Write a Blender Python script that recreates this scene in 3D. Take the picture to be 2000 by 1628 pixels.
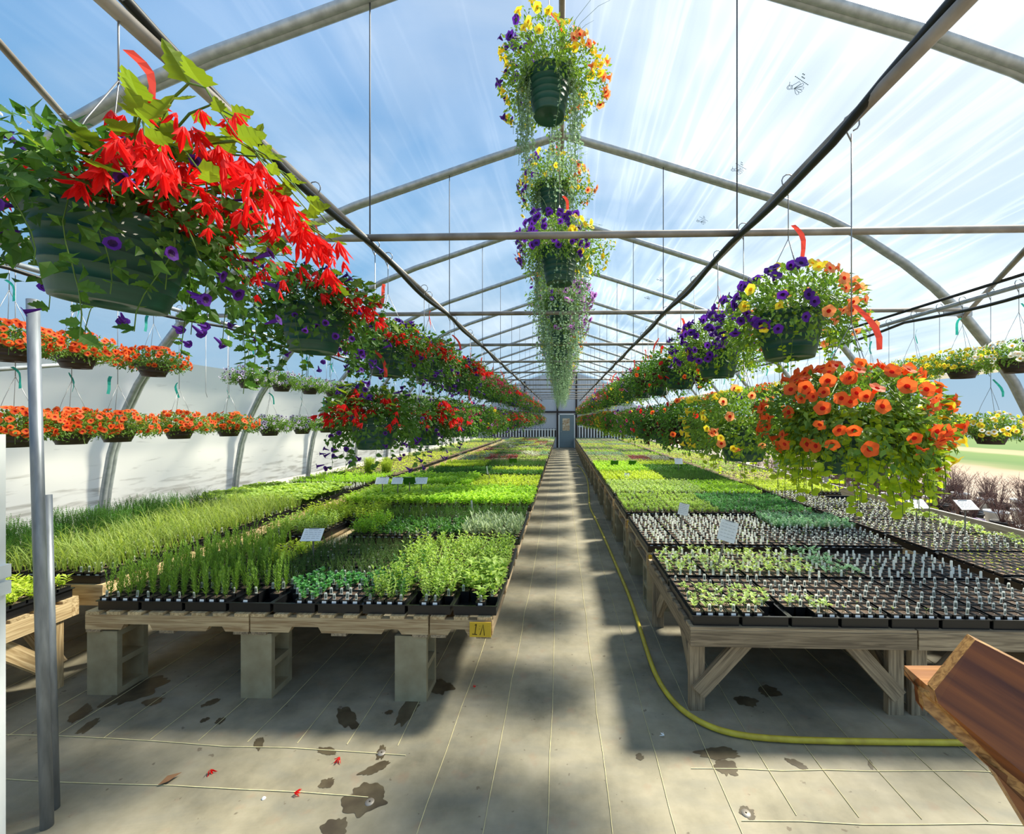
import bpy, math, random
import numpy as np
from mathutils import Vector, Matrix

for o in list(bpy.data.objects): bpy.data.objects.remove(o)
scene = bpy.context.scene
COL = scene.collection
PI = math.pi

# ------------------------------------------------------------------ camera
FPX, CX, CY, YAW, CAMH = 815.0, 1072.0, 818.0, math.radians(1.8), 1.68
cam_d = bpy.data.cameras.new('camera'); cam = bpy.data.objects.new('camera', cam_d); COL.objects.link(cam)
cam.location = (0, 0, CAMH); cam.rotation_euler = (math.radians(90), 0, YAW)
cam_d.sensor_width = 36; cam_d.lens = FPX / 2000 * 36
cam_d.shift_x = -(CX - 1000) / 2000; cam_d.shift_y = (CY - 814) / 2000
cam_d.clip_start = 0.02; cam_d.clip_end = 600
scene.camera = cam

# ------------------------------------------------------------------ world, sun, exposure
W = bpy.data.worlds.new('world'); scene.world = W; W.use_nodes = True
nt = W.node_tree; nt.nodes.clear()
wo = nt.nodes.new('ShaderNodeOutputWorld'); bg = nt.nodes.new('ShaderNodeBackground')
SUN_DIR = Vector((0.74, 0.50, 1.0)).normalized()
tc = nt.nodes.new('ShaderNodeTexCoord'); sp = nt.nodes.new('ShaderNodeSeparateXYZ'); nt.links.new(tc.outputs['Generated'], sp.inputs[0])
ramp = nt.nodes.new('ShaderNodeValToRGB'); nt.links.new(sp.outputs[2], ramp.inputs[0])
els = ramp.color_ramp.elements; els[0].position = 0; els[0].color = (.50, .70, .86, 1); els[1].position = 1; els[1].color = (.075, .30, .74, 1)
for p_, c_ in ((.12, (.34, .60, .84, 1)), (.3, (.17, .48, .84, 1)), (.6, (.105, .38, .80, 1))):
    e_ = els.new(p_); e_.color = c_
# brightening of the sky around the sun
dt = nt.nodes.new('ShaderNodeVectorMath'); dt.operation = 'DOT_PRODUCT'; dt.inputs[1].default_value = SUN_DIR; nt.links.new(tc.outputs['Generated'], dt.inputs[0])
mr = nt.nodes.new('ShaderNodeMapRange'); mr.inputs[1].default_value = .55; mr.inputs[2].default_value = 1.; mr.inputs[3].default_value = 0; mr.inputs[4].default_value = 1; nt.links.new(dt.outputs['Value'], mr.inputs[0])
pw = nt.nodes.new('ShaderNodeMath'); pw.operation = 'POWER'; pw.inputs[1].default_value = 2.2; nt.links.new(mr.outputs[0], pw.inputs[0])
hsv = nt.nodes.new('ShaderNodeMix'); hsv.data_type = 'RGBA'; hsv.inputs[7].default_value = (.95, 1.05, 1.12, 1); nt.links.new(pw.outputs[0], hsv.inputs[0]); nt.links.new(ramp.outputs[0], hsv.inputs[6])
# thin high cloud
mp = nt.nodes.new('ShaderNodeMapping'); mp.inputs['Scale'].default_value = (1.2, 1.2, 2.5)
nz = nt.nodes.new('ShaderNodeTexNoise'); nz.inputs['Scale'].default_value = 1.6; nz.inputs['Detail'].default_value = 7; nz.inputs['Distortion'].default_value = .6
cr = nt.nodes.new('ShaderNodeValToRGB'); cr.color_ramp.elements[0].position = .45; cr.color_ramp.elements[1].position = .85
cr.color_ramp.elements[1].color = (.55, .55, .55, 1)
nt.links.new(tc.outputs['Generated'], mp.inputs[0]); nt.links.new(mp.outputs[0], nz.inputs['Vector']); nt.links.new(nz.outputs[0], cr.inputs[0])
mx = nt.nodes.new('ShaderNodeMix'); mx.data_type = 'RGBA'; mx.inputs[7].default_value = (.95, 1.0, 1.04, 1)
nt.links.new(cr.outputs[0], mx.inputs[0]); nt.links.new(hsv.outputs[2], mx.inputs[6]); nt.links.new(mx.outputs[2], bg.inputs[0])
bg.inputs[1].default_value = 0.72
nt.links.new(bg.outputs[0], wo.inputs[0])

sl = bpy.data.lights.new('sun', 'SUN'); sl.energy = 9.4; sl.angle = math.radians(8.0); sl.color = (1.0, .93, .78)
so = bpy.data.objects.new('sun', sl); COL.objects.link(so)
so.rotation_euler = (-SUN_DIR).to_track_quat('-Z', 'Y').to_euler(); so.location = (6, 6, 20)
scene.view_settings.view_transform = 'Standard'; scene.view_settings.look = 'None'
scene.view_settings.exposure = 0.3; scene.view_settings.gamma = 1.0; scene.view_settings.use_curve_mapping = False

# ------------------------------------------------------------------ materials
def lin(c):
    return tuple(((v / 255) / 12.92 if v / 255 <= .04045 else ((v / 255 + .055) / 1.055) ** 2.4) for v in c) + (1,)
def newmat(name):
    m = bpy.data.materials.new(name); m.use_nodes = True; t = m.node_tree
    return m, t, t.nodes['Principled BSDF'], t.nodes['Material Output']
def plain(name, rgb, rough=.5, metal=0., var=.12, scale=20, bump=0., spec=None, coords='Object', stretch=(1, 1, 1), c2=None):
    m, t, b, o = newmat(name)
    c = lin(rgb); d = lin(c2) if c2 else tuple(v * (1 - var * 2) for v in c[:3]) + (1,)
    tc = t.nodes.new('ShaderNodeTexCoord'); mp = t.nodes.new('ShaderNodeMapping'); mp.inputs['Scale'].default_value = stretch
    n = t.nodes.new('ShaderNodeTexNoise'); n.inputs['Scale'].default_value = scale; n.inputs['Detail'].default_value = 5
    r = t.nodes.new('ShaderNodeMix'); r.data_type = 'RGBA'; r.inputs[6].default_value = d; r.inputs[7].default_value = c
    rp = t.nodes.new('ShaderNodeMapRange'); rp.inputs[1].default_value = .35; rp.inputs[2].default_value = .65
    t.links.new(tc.outputs[coords], mp.inputs[0]); t.links.new(mp.outputs[0], n.inputs['Vector'])
    t.links.new(n.outputs[0], rp.inputs[0]); t.links.new(rp.outputs[0], r.inputs[0]); t.links.new(r.outputs[2], b.inputs['Base Color'])
    b.inputs['Roughness'].default_value = rough; b.inputs['Metallic'].default_value = metal
    if spec is not None: b.inputs['Specular IOR Level'].default_value = spec
    if bump:
        bp = t.nodes.new('ShaderNodeBump'); bp.inputs['Strength'].default_value = bump; bp.inputs['Distance'].default_value = .01
        t.links.new(n.outputs[0], bp.inputs['Height']); t.links.new(bp.outputs[0], b.inputs['Normal'])
    return m
def leafy(name, a, b_, tr=.38, rough=.5, trc=None):
    m, t, b, o = newmat(name)
    g = t.nodes.new('ShaderNodeNewGeometry'); oi = t.nodes.new('ShaderNodeObjectInfo')
    ad = t.nodes.new('ShaderNodeMath'); ad.operation = 'MULTIPLY_ADD'; ad.inputs[1].default_value = .35
    t.links.new(oi.outputs['Random'], ad.inputs[0]); 
    m2 = t.nodes.new('ShaderNodeMath'); m2.operation = 'MULTIPLY'; m2.inputs[1].default_value = .65
    t.links.new(g.outputs['Random Per Island'], m2.inputs[0]); t.links.new(m2.outputs[0], ad.inputs[2])
    x = t.nodes.new('ShaderNodeMix'); x.data_type = 'RGBA'; x.inputs[6].default_value = lin(a); x.inputs[7].default_value = lin(b_)
    t.links.new(ad.outputs[0], x.inputs[0]); t.links.new(x.outputs[2], b.inputs['Base Color'])
    b.inputs['Roughness'].default_value = rough; b.inputs['Specular IOR Level'].default_value = .3
    tl = t.nodes.new('ShaderNodeBsdfTranslucent')
    y = t.nodes.new('ShaderNodeMix'); y.data_type = 'RGBA'; y.blend_type = 'MULTIPLY'; y.inputs[0].default_value = 1
    y.inputs[7].default_value = trc or (1.5, 1.5, .7, 1)
    t.links.new(x.outputs[2], y.inputs[6]); t.links.new(y.outputs[2], tl.inputs[0])
    ms = t.nodes.new('ShaderNodeMixShader'); ms.inputs[0].default_value = tr
    t.links.new(b.outputs[0], ms.inputs[1]); t.links.new(tl.outputs[0], ms.inputs[2]); t.links.new(ms.outputs[0], o.inputs[0])
    return m
def petal(name, a, b_, tr=.45):
    return leafy(name, a, b_, tr, .6, (1.25, 1.25, 1.25, 1))
def woodmat(name, a, b_, rough=.7, scale=3, axis=0, rot=0, dist=.8):
    m, t, b, o = newmat(name)
    tc = t.nodes.new('ShaderNodeTexCoord'); mp = t.nodes.new('ShaderNodeMapping')
    s = [26, 26, 26]; s[axis] = 1.2; s[1] = 1.2 if rot else s[1]; mp.inputs['Scale'].default_value = s
    pre = t.nodes.new('ShaderNodeMapping'); pre.inputs['Rotation'].default_value = (0, -rot, 0)
    oi = t.nodes.new('ShaderNodeObjectInfo'); cb = t.nodes.new('ShaderNodeCombineXYZ')
    mu = t.nodes.new('ShaderNodeMath'); mu.operation = 'MULTIPLY'; mu.inputs[1].default_value = 37
    t.links.new(oi.outputs['Random'], mu.inputs[0]); t.links.new(mu.outputs[0], cb.inputs[axis]); t.links.new(cb.outputs[0], mp.inputs['Location'])
    n = t.nodes.new('ShaderNodeTexNoise'); n.inputs['Scale'].default_value = scale; n.inputs['Detail'].default_value = 6; n.inputs['Distortion'].default_value = dist
    r = t.nodes.new('ShaderNodeValToRGB'); r.color_ramp.elements[0].position = .36; r.color_ramp.elements[1].position = .62
    r.color_ramp.elements[0].color = lin(a); r.color_ramp.elements[1].color = lin(b_)
    hs = t.nodes.new('ShaderNodeHueSaturation'); mr = t.nodes.new('ShaderNodeMapRange'); mr.inputs[3].default_value = .75; mr.inputs[4].default_value = 1.15
    t.links.new(oi.outputs['Random'], mr.inputs[0]); t.links.new(mr.outputs[0], hs.inputs['Value'])
    t.links.new(tc.outputs['Object'], pre.inputs[0]); t.links.new(pre.outputs[0], mp.inputs[0]); t.links.new(mp.outputs[0], n.inputs['Vector']); t.links.new(n.outputs[0], r.inputs[0])
    t.links.new(r.outputs[0], hs.inputs['Color']); t.links.new(hs.outputs[0], b.inputs['Base Color'])
    bp = t.nodes.new('ShaderNodeBump'); bp.inputs['Strength'].default_value = .25; bp.inputs['Distance'].default_value = .004
    t.links.new(n.outputs[0], bp.inputs['Height']); t.links.new(bp.outputs[0], b.inputs['Normal'])
    b.inputs['Roughness'].default_value = rough
    return m

M = {}
M['steel'] = plain('galvanised_steel', (178, 184, 188), .45, .35, .14, 18, stretch=(1, 1, 1), c2=(154, 160, 164))
M['steel_dull'] = plain('dull_steel', (158, 152, 144), .55, .35, .2, 6, c2=(122, 114, 104))
M['post'] = plain('galvanised_post', (138, 144, 150), .45, .45, .14, 14, stretch=(3, 3, .5), c2=(112, 118, 124))
M['black_pipe'] = plain('black_poly_pipe', (28, 30, 32), .45, 0, .1, 20)
M['wire'] = plain('wire', (150, 150, 150), .4, .6, .1, 20)
M['cord'] = plain('dark_cable', (70, 72, 76), .6, 0, .1, 20)
M['pot_green'] = plain('green_plastic', (22, 74, 58), .42, 0, .08, 8, stretch=(1, 1, 14))
M['pot_brown'] = plain('brown_plastic', (56, 44, 40), .5, 0, .1, 10)
M['black'] = plain('black_plastic', (22, 23, 25), .38, 0, .1, 20)
M['white'] = plain('white_card', (250, 250, 248), .5, 0, .02, 20)
M['red_tape'] = petal('red_flag_tape', (226, 66, 54), (240, 90, 70), .4)
M['teal_tape'] = petal('teal_flag_tape', (30, 140, 130), (50, 165, 150), .4)
M['yellow_paint'] = plain('yellow_paint', (214, 176, 40), .6, 0, .06, 15)
M['ink'] = plain('marker_ink', (30, 24, 12), .6)
M['print'] = plain('grey_print', (120, 124, 130), .6)
M['logo'] = plain('film_print', (110, 140, 156), .7)
M['pine_x'] = woodmat('pine_board_x', (164, 132, 92), (212, 186, 142), axis=0)
M['pine_y'] = woodmat('pine_board_y', (170, 140, 96), (222, 196, 150), axis=1)
M['pine_z'] = woodmat('pine_board_z', (150, 126, 92), (196, 172, 134), axis=2)
M['grey_x'] = woodmat('weathered_board_x', (132, 112, 86), (184, 162, 130), axis=0)
M['grey_y'] = woodmat('weathered_board_y', (120, 104, 82), (172, 152, 122), axis=1)
M['grey_z'] = woodmat('weathered_board_z', (126, 108, 84), (178, 158, 126), axis=2)
M['stained'] = woodmat('red_brown_stained_wood', (92, 44, 14), (150, 82, 28), .3, axis=0, scale=.9, rot=.55, dist=.25)
M['shelf_top'] = woodmat('sunlit_shelf', (150, 96, 50), (190, 134, 80), .12, axis=0, scale=.9)  # same stained wood, glossy, with sunlight on top put into its paler colour
M['lit_stain_edge'] = woodmat('sunlit_stained_edge', (140, 94, 48), (196, 146, 84), .5, axis=0)  # edge strip of the stand, colour lightened to stand for sun on the top edge
M['block'] = plain('concrete_block', (164, 154, 124), .95, 0, .16, 9, bump=.2, c2=(146, 134, 104))
M['white_paint'] = plain('white_paint', (232, 236, 236), .5, 0, .02, 10)
M['hose'] = plain('yellow_rubber_hose', (206, 190, 60), .45, 0, .08, 14, c2=(180, 160, 50))
M['thread'] = plain('yellow_thread', (232, 220, 168), .8)
M['wet'] = plain('wet_stain', (92, 82, 62), .4, 0, .2, 12, c2=(70, 60, 44))
M['door_grey'] = plain('grey_door_paint', (120, 140, 148), .5, 0, .03, 5)
M['dark_beam'] = plain('dark_timber', (46, 38, 38), .7, 0, .1, 10)
M['board'] = plain('pale_grey_board', (178, 176, 166), .7, 0, .1, 6, stretch=(8, .6, 8), c2=(138, 136, 124))
M['dry_leaf'] = plain('dry_leaf', (140, 100, 66), .8)
M['pane'] = plain('patterned_blind', (220, 214, 190), .6, 0, .1, 9, c2=(176, 140, 100))
M['stem'] = leafy('green_stem', (84, 120, 52), (110, 140, 60), .15)
M['twig'] = plain('bare_twigs', (110, 82, 76), .8, 0, .1, 8)
M['purple_pot'] = plain('purple_plastic', (84, 30, 130), .4)
M['blackpot'] = plain('nursery_pot_black', (30, 30, 32), .5)
# soil with perlite
def soilmat():
    m, t, b, o = newmat('potting_soil_with_perlite')
    tc = t.nodes.new('ShaderNodeTexCoord'); v = t.nodes.new('ShaderNodeTexVoronoi'); v.inputs['Scale'].default_value = 190
    n = t.nodes.new('ShaderNodeTexNoise'); n.inputs['Scale'].default_value = 120
    r = t.nodes.new('ShaderNodeValToRGB'); r.color_ramp.interpolation = 'CONSTANT'
    e = r.color_ramp.elements; e[0].position = 0; e[0].color = lin((84, 66, 54)); e[1].position = .5; e[1].color = lin((118, 96, 78))
    x = e.new(.78); x.color = lin((150, 128, 108)); x = e.new(.9); x.color = lin((222, 216, 204))
    t.links.new(tc.outputs['Object'], v.inputs['Vector']); t.links.new(v.outputs['Color'], r.inputs[0]); t.links.new(r.outputs[0], b.inputs['Base Color'])
    bp = t.nodes.new('ShaderNodeBump'); bp.inputs['Distance'].default_value = .004; t.links.new(v.outputs['Distance'], bp.inputs['Height']); t.links.new(bp.outputs[0], b.inputs['Normal'])
    b.inputs['Roughness'].default_value = .95
    return m
M['soil'] = soilmat()
# plant tags
M['tag'] = petal('plant_tag_white', (236, 238, 232), (248, 248, 244), .5)
M['tag_pic'] = plain('plant_tag_picture', (150, 156, 140), .5, 0, .2, 60, c2=(96, 104, 92))

def filmmat():
    m, t, b, o = newmat('clear_greenhouse_film')
    t.nodes.remove(b)
    tc = t.nodes.new('ShaderNodeTexCoord'); mp = t.nodes.new('ShaderNodeMapping'); mp.inputs['Scale'].default_value = (1.7, .11, 1.7)
    mp.inputs['Rotation'].default_value = (0, 0, .05)
    n = t.nodes.new('ShaderNodeTexNoise'); n.inputs['Scale'].default_value = 1.7; n.inputs['Detail'].default_value = 4; n.inputs['Distortion'].default_value = 1.2
    n.noise_type = 'RIDGED_MULTIFRACTAL' if False else 'FBM'
    a = t.nodes.new('ShaderNodeMath'); a.operation = 'SUBTRACT'; a.inputs[1].default_value = .5
    ab = t.nodes.new('ShaderNodeMath'); ab.operation = 'ABSOLUTE'
    r = t.nodes.new('ShaderNodeValToRGB'); r.color_ramp.elements[0].position = 0; r.color_ramp.elements[0].color = (.28, .28, .28, 1)
    r.color_ramp.elements[1].position = .05; r.color_ramp.elements[1].color = (.19, .19, .19, 1)
    e = r.color_ramp.elements.new(.22); e.color = (.12, .12, .12, 1)
    t.links.new(tc.outputs['Object'], mp.inputs[0]); t.links.new(mp.outputs[0], n.inputs['Vector']); t.links.new(n.outputs[0], a.inputs[0])
    t.links.new(a.outputs[0], ab.inputs[0]); t.links.new(ab.outputs[0], r.inputs[0])
    # broad cloudiness of the film
    n2 = t.nodes.new('ShaderNodeTexNoise'); n2.inputs['Scale'].default_value = .5; n2.inputs['Detail'].default_value = 3
    mr = t.nodes.new('ShaderNodeMapRange'); mr.inputs[1].default_value = .35; mr.inputs[2].default_value = .7; mr.inputs[3].default_value = .5; mr.inputs[4].default_value = 1.25
    t.links.new(tc.outputs['Object'], n2.inputs['Vector']); t.links.new(n2.outputs[0], mr.inputs[0])
    sx = t.nodes.new('ShaderNodeSeparateXYZ'); t.links.new(tc.outputs['Object'], sx.inputs[0])
    xr = t.nodes.new('ShaderNodeMapRange'); xr.inputs[1].default_value = -1.; xr.inputs[2].default_value = 3.2; xr.inputs[3].default_value = .25; xr.inputs[4].default_value = 1.15
    t.links.new(sx.outputs[0], xr.inputs[0]); xm = t.nodes.new('ShaderNodeMix'); xm.data_type = 'RGBA'; xm.inputs[6].default_value = (.13, .13, .13, 1)
    t.links.new(xr.outputs[0], xm.inputs[0]); t.links.new(r.outputs[0], xm.inputs[7])
    mu = t.nodes.new('ShaderNodeMath'); mu.operation = 'MULTIPLY'; t.links.new(xm.outputs[2], mu.inputs[0]); t.links.new(mr.outputs[0], mu.inputs[1])
    tp = t.nodes.new('ShaderNodeBsdfTransparent'); tp.inputs[0].default_value = (.93, .96, .97, 1)
    tl = t.nodes.new('ShaderNodeBsdfTranslucent'); tl.inputs[0].default_value = (.92, .94, .95, 1)
    ms = t.nodes.new('ShaderNodeMixShader'); t.links.new(mu.outputs[0], ms.inputs[0]); t.links.new(tp.outputs[0], ms.inputs[1]); t.links.new(tl.outputs[0], ms.inputs[2])
    t.links.new(ms.outputs[0], o.inputs[0])
    return m
M['film'] = filmmat()
def whitefilm(name, dirt=True, col=(250, 246, 236), tr=.5, c2=(130, 120, 100)):
    m, t, b, o = newmat(name)
    tc = t.nodes.new('ShaderNodeTexCoord'); mp = t.nodes.new('ShaderNodeMapping'); mp.inputs['Scale'].default_value = (3, 1.3, 9)
    n = t.nodes.new('ShaderNodeTexNoise'); n.inputs['Scale'].default_value = 2.2; n.inputs['Detail'].default_value = 9; n.inputs['Distortion'].default_value = .4
    t.links.new(tc.outputs['Object'], mp.inputs[0]); t.links.new(mp.outputs[0], n.inputs['Vector'])
    sp = t.nodes.new('ShaderNodeSeparateXYZ'); t.links.new(tc.outputs['Object'], sp.inputs[0])
    zr = t.nodes.new('ShaderNodeMapRange'); zr.inputs[1].default_value = 1.25; zr.inputs[2].default_value = .8; zr.inputs[3].default_value = 0; zr.inputs[4].default_value = .2
    t.links.new(sp.outputs[2], zr.inputs[0])
    ad = t.nodes.new('ShaderNodeMath'); t.links.new(n.outputs[0], ad.inputs[0]); t.links.new(zr.outputs[0], ad.inputs[1])
    r = t.nodes.new('ShaderNodeMapRange'); r.inputs[1].default_value = .66; r.inputs[2].default_value = .86; r.inputs[4].default_value = .55 if dirt else .1
    t.links.new(ad.outputs[0], r.inputs[0])
    x = t.nodes.new('ShaderNodeMix'); x.data_type = 'RGBA'; x.inputs[6].default_value = lin(col); x.inputs[7].default_value = lin(c2)
    t.links.new(r.outputs[0], x.inputs[0]); t.links.new(x.outputs[2], b.inputs['Base Color']); b.inputs['Roughness'].default_value = .6
    tl = t.nodes.new('ShaderNodeBsdfTranslucent'); t.links.new(x.outputs[2], tl.inputs[0])
    ms = t.nodes.new('ShaderNodeMixShader'); ms.inputs[0].default_value = tr
    t.links.new(b.outputs[0], ms.inputs[1]); t.links.new(tl.outputs[0], ms.inputs[2]); t.links.new(ms.outputs[0], o.inputs[0])
    return m
M['whitefilm'] = whitefilm('white_side_film')
M['endwall'] = whitefilm('pale_end_wall', False, (186, 194, 204), .25)
def floormat():
    m, t, b, o = newmat('woven_ground_cover')
    tc = t.nodes.new('ShaderNodeTexCoord')
    n = t.nodes.new('ShaderNodeTexNoise'); n.inputs['Scale'].default_value = 2.3; n.inputs['Detail'].default_value = 8; n.inputs['Roughness'].default_value = .62
    mp = t.nodes.new('ShaderNodeMapping'); mp.inputs['Rotation'].default_value = (0, 0, .9); mp.inputs['Scale'].default_value = (1, 3, 1)
    n2 = t.nodes.new('ShaderNodeTexNoise'); n2.inputs['Scale'].default_value = 4; n2.inputs['Detail'].default_value = 6
    t.links.new(tc.outputs['Object'], n.inputs['Vector']); t.links.new(tc.outputs['Object'], mp.inputs[0]); t.links.new(mp.outputs[0], n2.inputs['Vector'])
    r = t.nodes.new('ShaderNodeValToRGB'); e = r.color_ramp.elements; e[0].position = .3; e[0].color = lin((104, 98, 80)); e[1].position = .7; e[1].color = lin((166, 156, 134))
    x = e.new(.5); x.color = lin((142, 134, 112))
    t.links.new(n.outputs[0], r.inputs[0])
    mr = t.nodes.new('ShaderNodeMapRange'); mr.inputs[1].default_value = .45; mr.inputs[2].default_value = .75; mr.inputs[4].default_value = .45
    t.links.new(n2.outputs[0], mr.inputs[0])
    x1 = t.nodes.new('ShaderNodeMix'); x1.data_type = 'RGBA'; x1.inputs[7].default_value = lin((112, 112, 104)); t.links.new(mr.outputs[0], x1.inputs[0]); t.links.new(r.outputs[0], x1.inputs[6])
    # spatter
    n3 = t.nodes.new('ShaderNodeTexNoise'); n3.inputs['Scale'].default_value = 22; n3.inputs['Detail'].default_value = 3
    m3 = t.nodes.new('ShaderNodeMapRange'); m3.inputs[1].default_value = .69; m3.inputs[2].default_value = .73; m3.inputs[4].default_value = .6
    t.links.new(tc.outputs['Object'], n3.inputs['Vector']); t.links.new(n3.outputs[0], m3.inputs[0])
    x2 = t.nodes.new('ShaderNodeMix'); x2.data_type = 'RGBA'; x2.inputs[7].default_value = lin((76, 60, 44)); t.links.new(m3.outputs[0], x2.inputs[0]); t.links.new(x1.outputs[2], x2.inputs[6])
    n4 = t.nodes.new('ShaderNodeTexNoise'); n4.inputs['Scale'].default_value = 9; n4.inputs['Detail'].default_value = 4
    m4 = t.nodes.new('ShaderNodeMapRange'); m4.inputs[1].default_value = .6; m4.inputs[2].default_value = .8; m4.inputs[4].default_value = .35
    t.links.new(tc.outputs['Object'], n4.inputs['Vector']); t.links.new(n4.outputs[0], m4.inputs[0])
    x3 = t.nodes.new('ShaderNodeMix'); x3.data_type = 'RGBA'; x3.inputs[7].default_value = lin((150, 104, 78)); t.links.new(m4.outputs[0], x3.inputs[0]); t.links.new(x2.outputs[2], x3.inputs[6])
    t.links.new(x3.outputs[2], b.inputs['Base Color'])
    w = t.nodes.new('ShaderNodeTexWave'); w.inputs['Scale'].default_value = 120; w.bands_direction = 'Y'
    bp = t.nodes.new('ShaderNodeBump'); bp.inputs['Strength'].default_value = .2; bp.inputs['Distance'].default_value = .003
    t.links.new(tc.outputs['Object'], w.inputs['Vector']); t.links.new(w.outputs[0], bp.inputs['Height']); t.links.new(bp.outputs[0], b.inputs['Normal'])
    b.inputs['Roughness'].default_value = .72
    return m
M['floor'] = floormat()
def fieldmat():
    m, t, b, o = newmat('field')
    tc = t.nodes.new('ShaderNodeTexCoord'); sp = t.nodes.new('ShaderNodeSeparateXYZ'); t.links.new(tc.outputs['Object'], sp.inputs[0])
    n = t.nodes.new('ShaderNodeTexNoise'); n.inputs['Scale'].default_value = .35; n.inputs['Detail'].default_value = 8
    t.links.new(tc.outputs['Object'], n.inputs['Vector'])
    ma = t.nodes.new('ShaderNodeMath'); ma.operation = 'MULTIPLY_ADD'; ma.inputs[1].default_value = 6; t.links.new(n.outputs[0], ma.inputs[0]); t.links.new(sp.outputs[0], ma.inputs[2])
    mr = t.nodes.new('ShaderNodeMapRange'); mr.inputs[1].default_value = 5; mr.inputs[2].default_value = 75; t.links.new(ma.outputs[0], mr.inputs[0])
    r = t.nodes.new('ShaderNodeValToRGB'); e = r.color_ramp.elements; e[0].position = 0; e[0].color = lin((168, 160, 150)); e[1].position = 1; e[1].color = lin((90, 116, 50))
    for p, c in ((.1, (166, 154, 140)), (.17, (170, 148, 130)), (.22, (160, 140, 116)), (.25, (120, 124, 78)), (.3, (78, 108, 44)), (.42, (92, 118, 50)), (.47, (150, 142, 104)), (.56, (146, 138, 100)), (.6, (84, 112, 48))):
        x = e.new(p); x.color = lin(c)
    t.links.new(mr.outputs[0], r.inputs[0]); t.links.new(r.outputs[0], b.inputs['Base Color']); b.inputs['Roughness'].default_value = 1
    return m
M['field'] = fieldmat()

# leaf / petal palettes
L = {
 'begonia': leafy('begonia_leaf', (84, 112, 30), (132, 150, 48), .42),
 'mix': leafy('basket_leaf', (44, 84, 36), (96, 138, 52), .35),
 'lime': leafy('lime_trailing_leaf', (140, 170, 30), (196, 214, 62), .45),
 'calib': leafy('petunia_leaf', (70, 112, 48), (132, 164, 70), .38),
 'silver': leafy('silver_trailing_leaf', (120, 150, 124), (168, 192, 160), .3, trc=(1.1, 1.2, 1.0, 1)),
 'dark': leafy('dark_purple_leaf', (52, 22, 30), (96, 50, 48), .3),
 'rosemary': leafy('rosemary_green', (98, 140, 56), (158, 190, 80), .35),
 'thyme': leafy('thyme_green', (60, 92, 48), (100, 128, 70), .3),
 'mint': leafy('mint_green', (70, 138, 72), (116, 178, 104), .32),
 'oregano': leafy('herb_green', (124, 160, 66), (190, 212, 112), .38),
 'basil': leafy('basil_green', (134, 176, 56), (198, 222, 96), .42),
 'fresh': leafy('fresh_green', (128, 176, 46), (190, 222, 84), .42),
 'deep': leafy('deep_green', (48, 100, 40), (92, 142, 56), .35),
 'yellowgreen': leafy('yellow_green', (160, 184, 50), (206, 220, 92), .42),
 'sage': leafy('sage_grey', (136, 156, 118), (178, 192, 152), .25, trc=(1.1, 1.2, .9, 1)),
 'bluegreen': leafy('blue_green', (112, 158, 118), (158, 196, 150), .3, trc=(1.1, 1.3, 1.0, 1)),
 'red': leafy('red_foliage', (130, 50, 54), (176, 92, 76), .35, trc=(1.3, .9, .8, 1)),
 'pale': leafy('pale_foliage', (190, 204, 170), (224, 232, 206), .35, trc=(1.1, 1.1, .9, 1)),
 'seedling': leafy('seedling_leaf', (134, 168, 84), (196, 214, 140), .4),
 'grass': leafy('grass_blade', (96, 132, 58), (176, 190, 104), .4),
 'dill': leafy('dill_green', (70, 124, 50), (100, 150, 60), .35),
}
F = {
 'red': petal('red_petal', (206, 14, 20), (240, 40, 34), .5), 'orange': petal('orange_petal', (236, 92, 34), (246, 130, 62), .5),
 'peach': petal('peach_petal', (240, 140, 80), (248, 176, 120), .5), 'throat_red': petal('red_throat', (180, 24, 20), (200, 50, 30), .4),
 'yellow': petal('yellow_petal', (240, 212, 40), (250, 230, 80), .5), 'purple': petal('purple_petal', (70, 24, 130), (108, 48, 172), .45),
 'dark_throat': petal('dark_throat', (40, 12, 60), (60, 20, 80), .3), 'yellow_throat': petal('amber_throat', (200, 150, 20), (220, 170, 40), .4),
 'white': petal('white_petal', (236, 236, 228), (250, 250, 246), .45), 'pink': petal('magenta_petal', (190, 40, 96), (226, 80, 130), .5),
 'lilac': petal('lilac_petal', (176, 110, 190), (206, 150, 214), .5), 'lilac_pale': petal('pale_violet_petal', (176, 166, 200), (214, 208, 226), .45),
}

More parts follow.
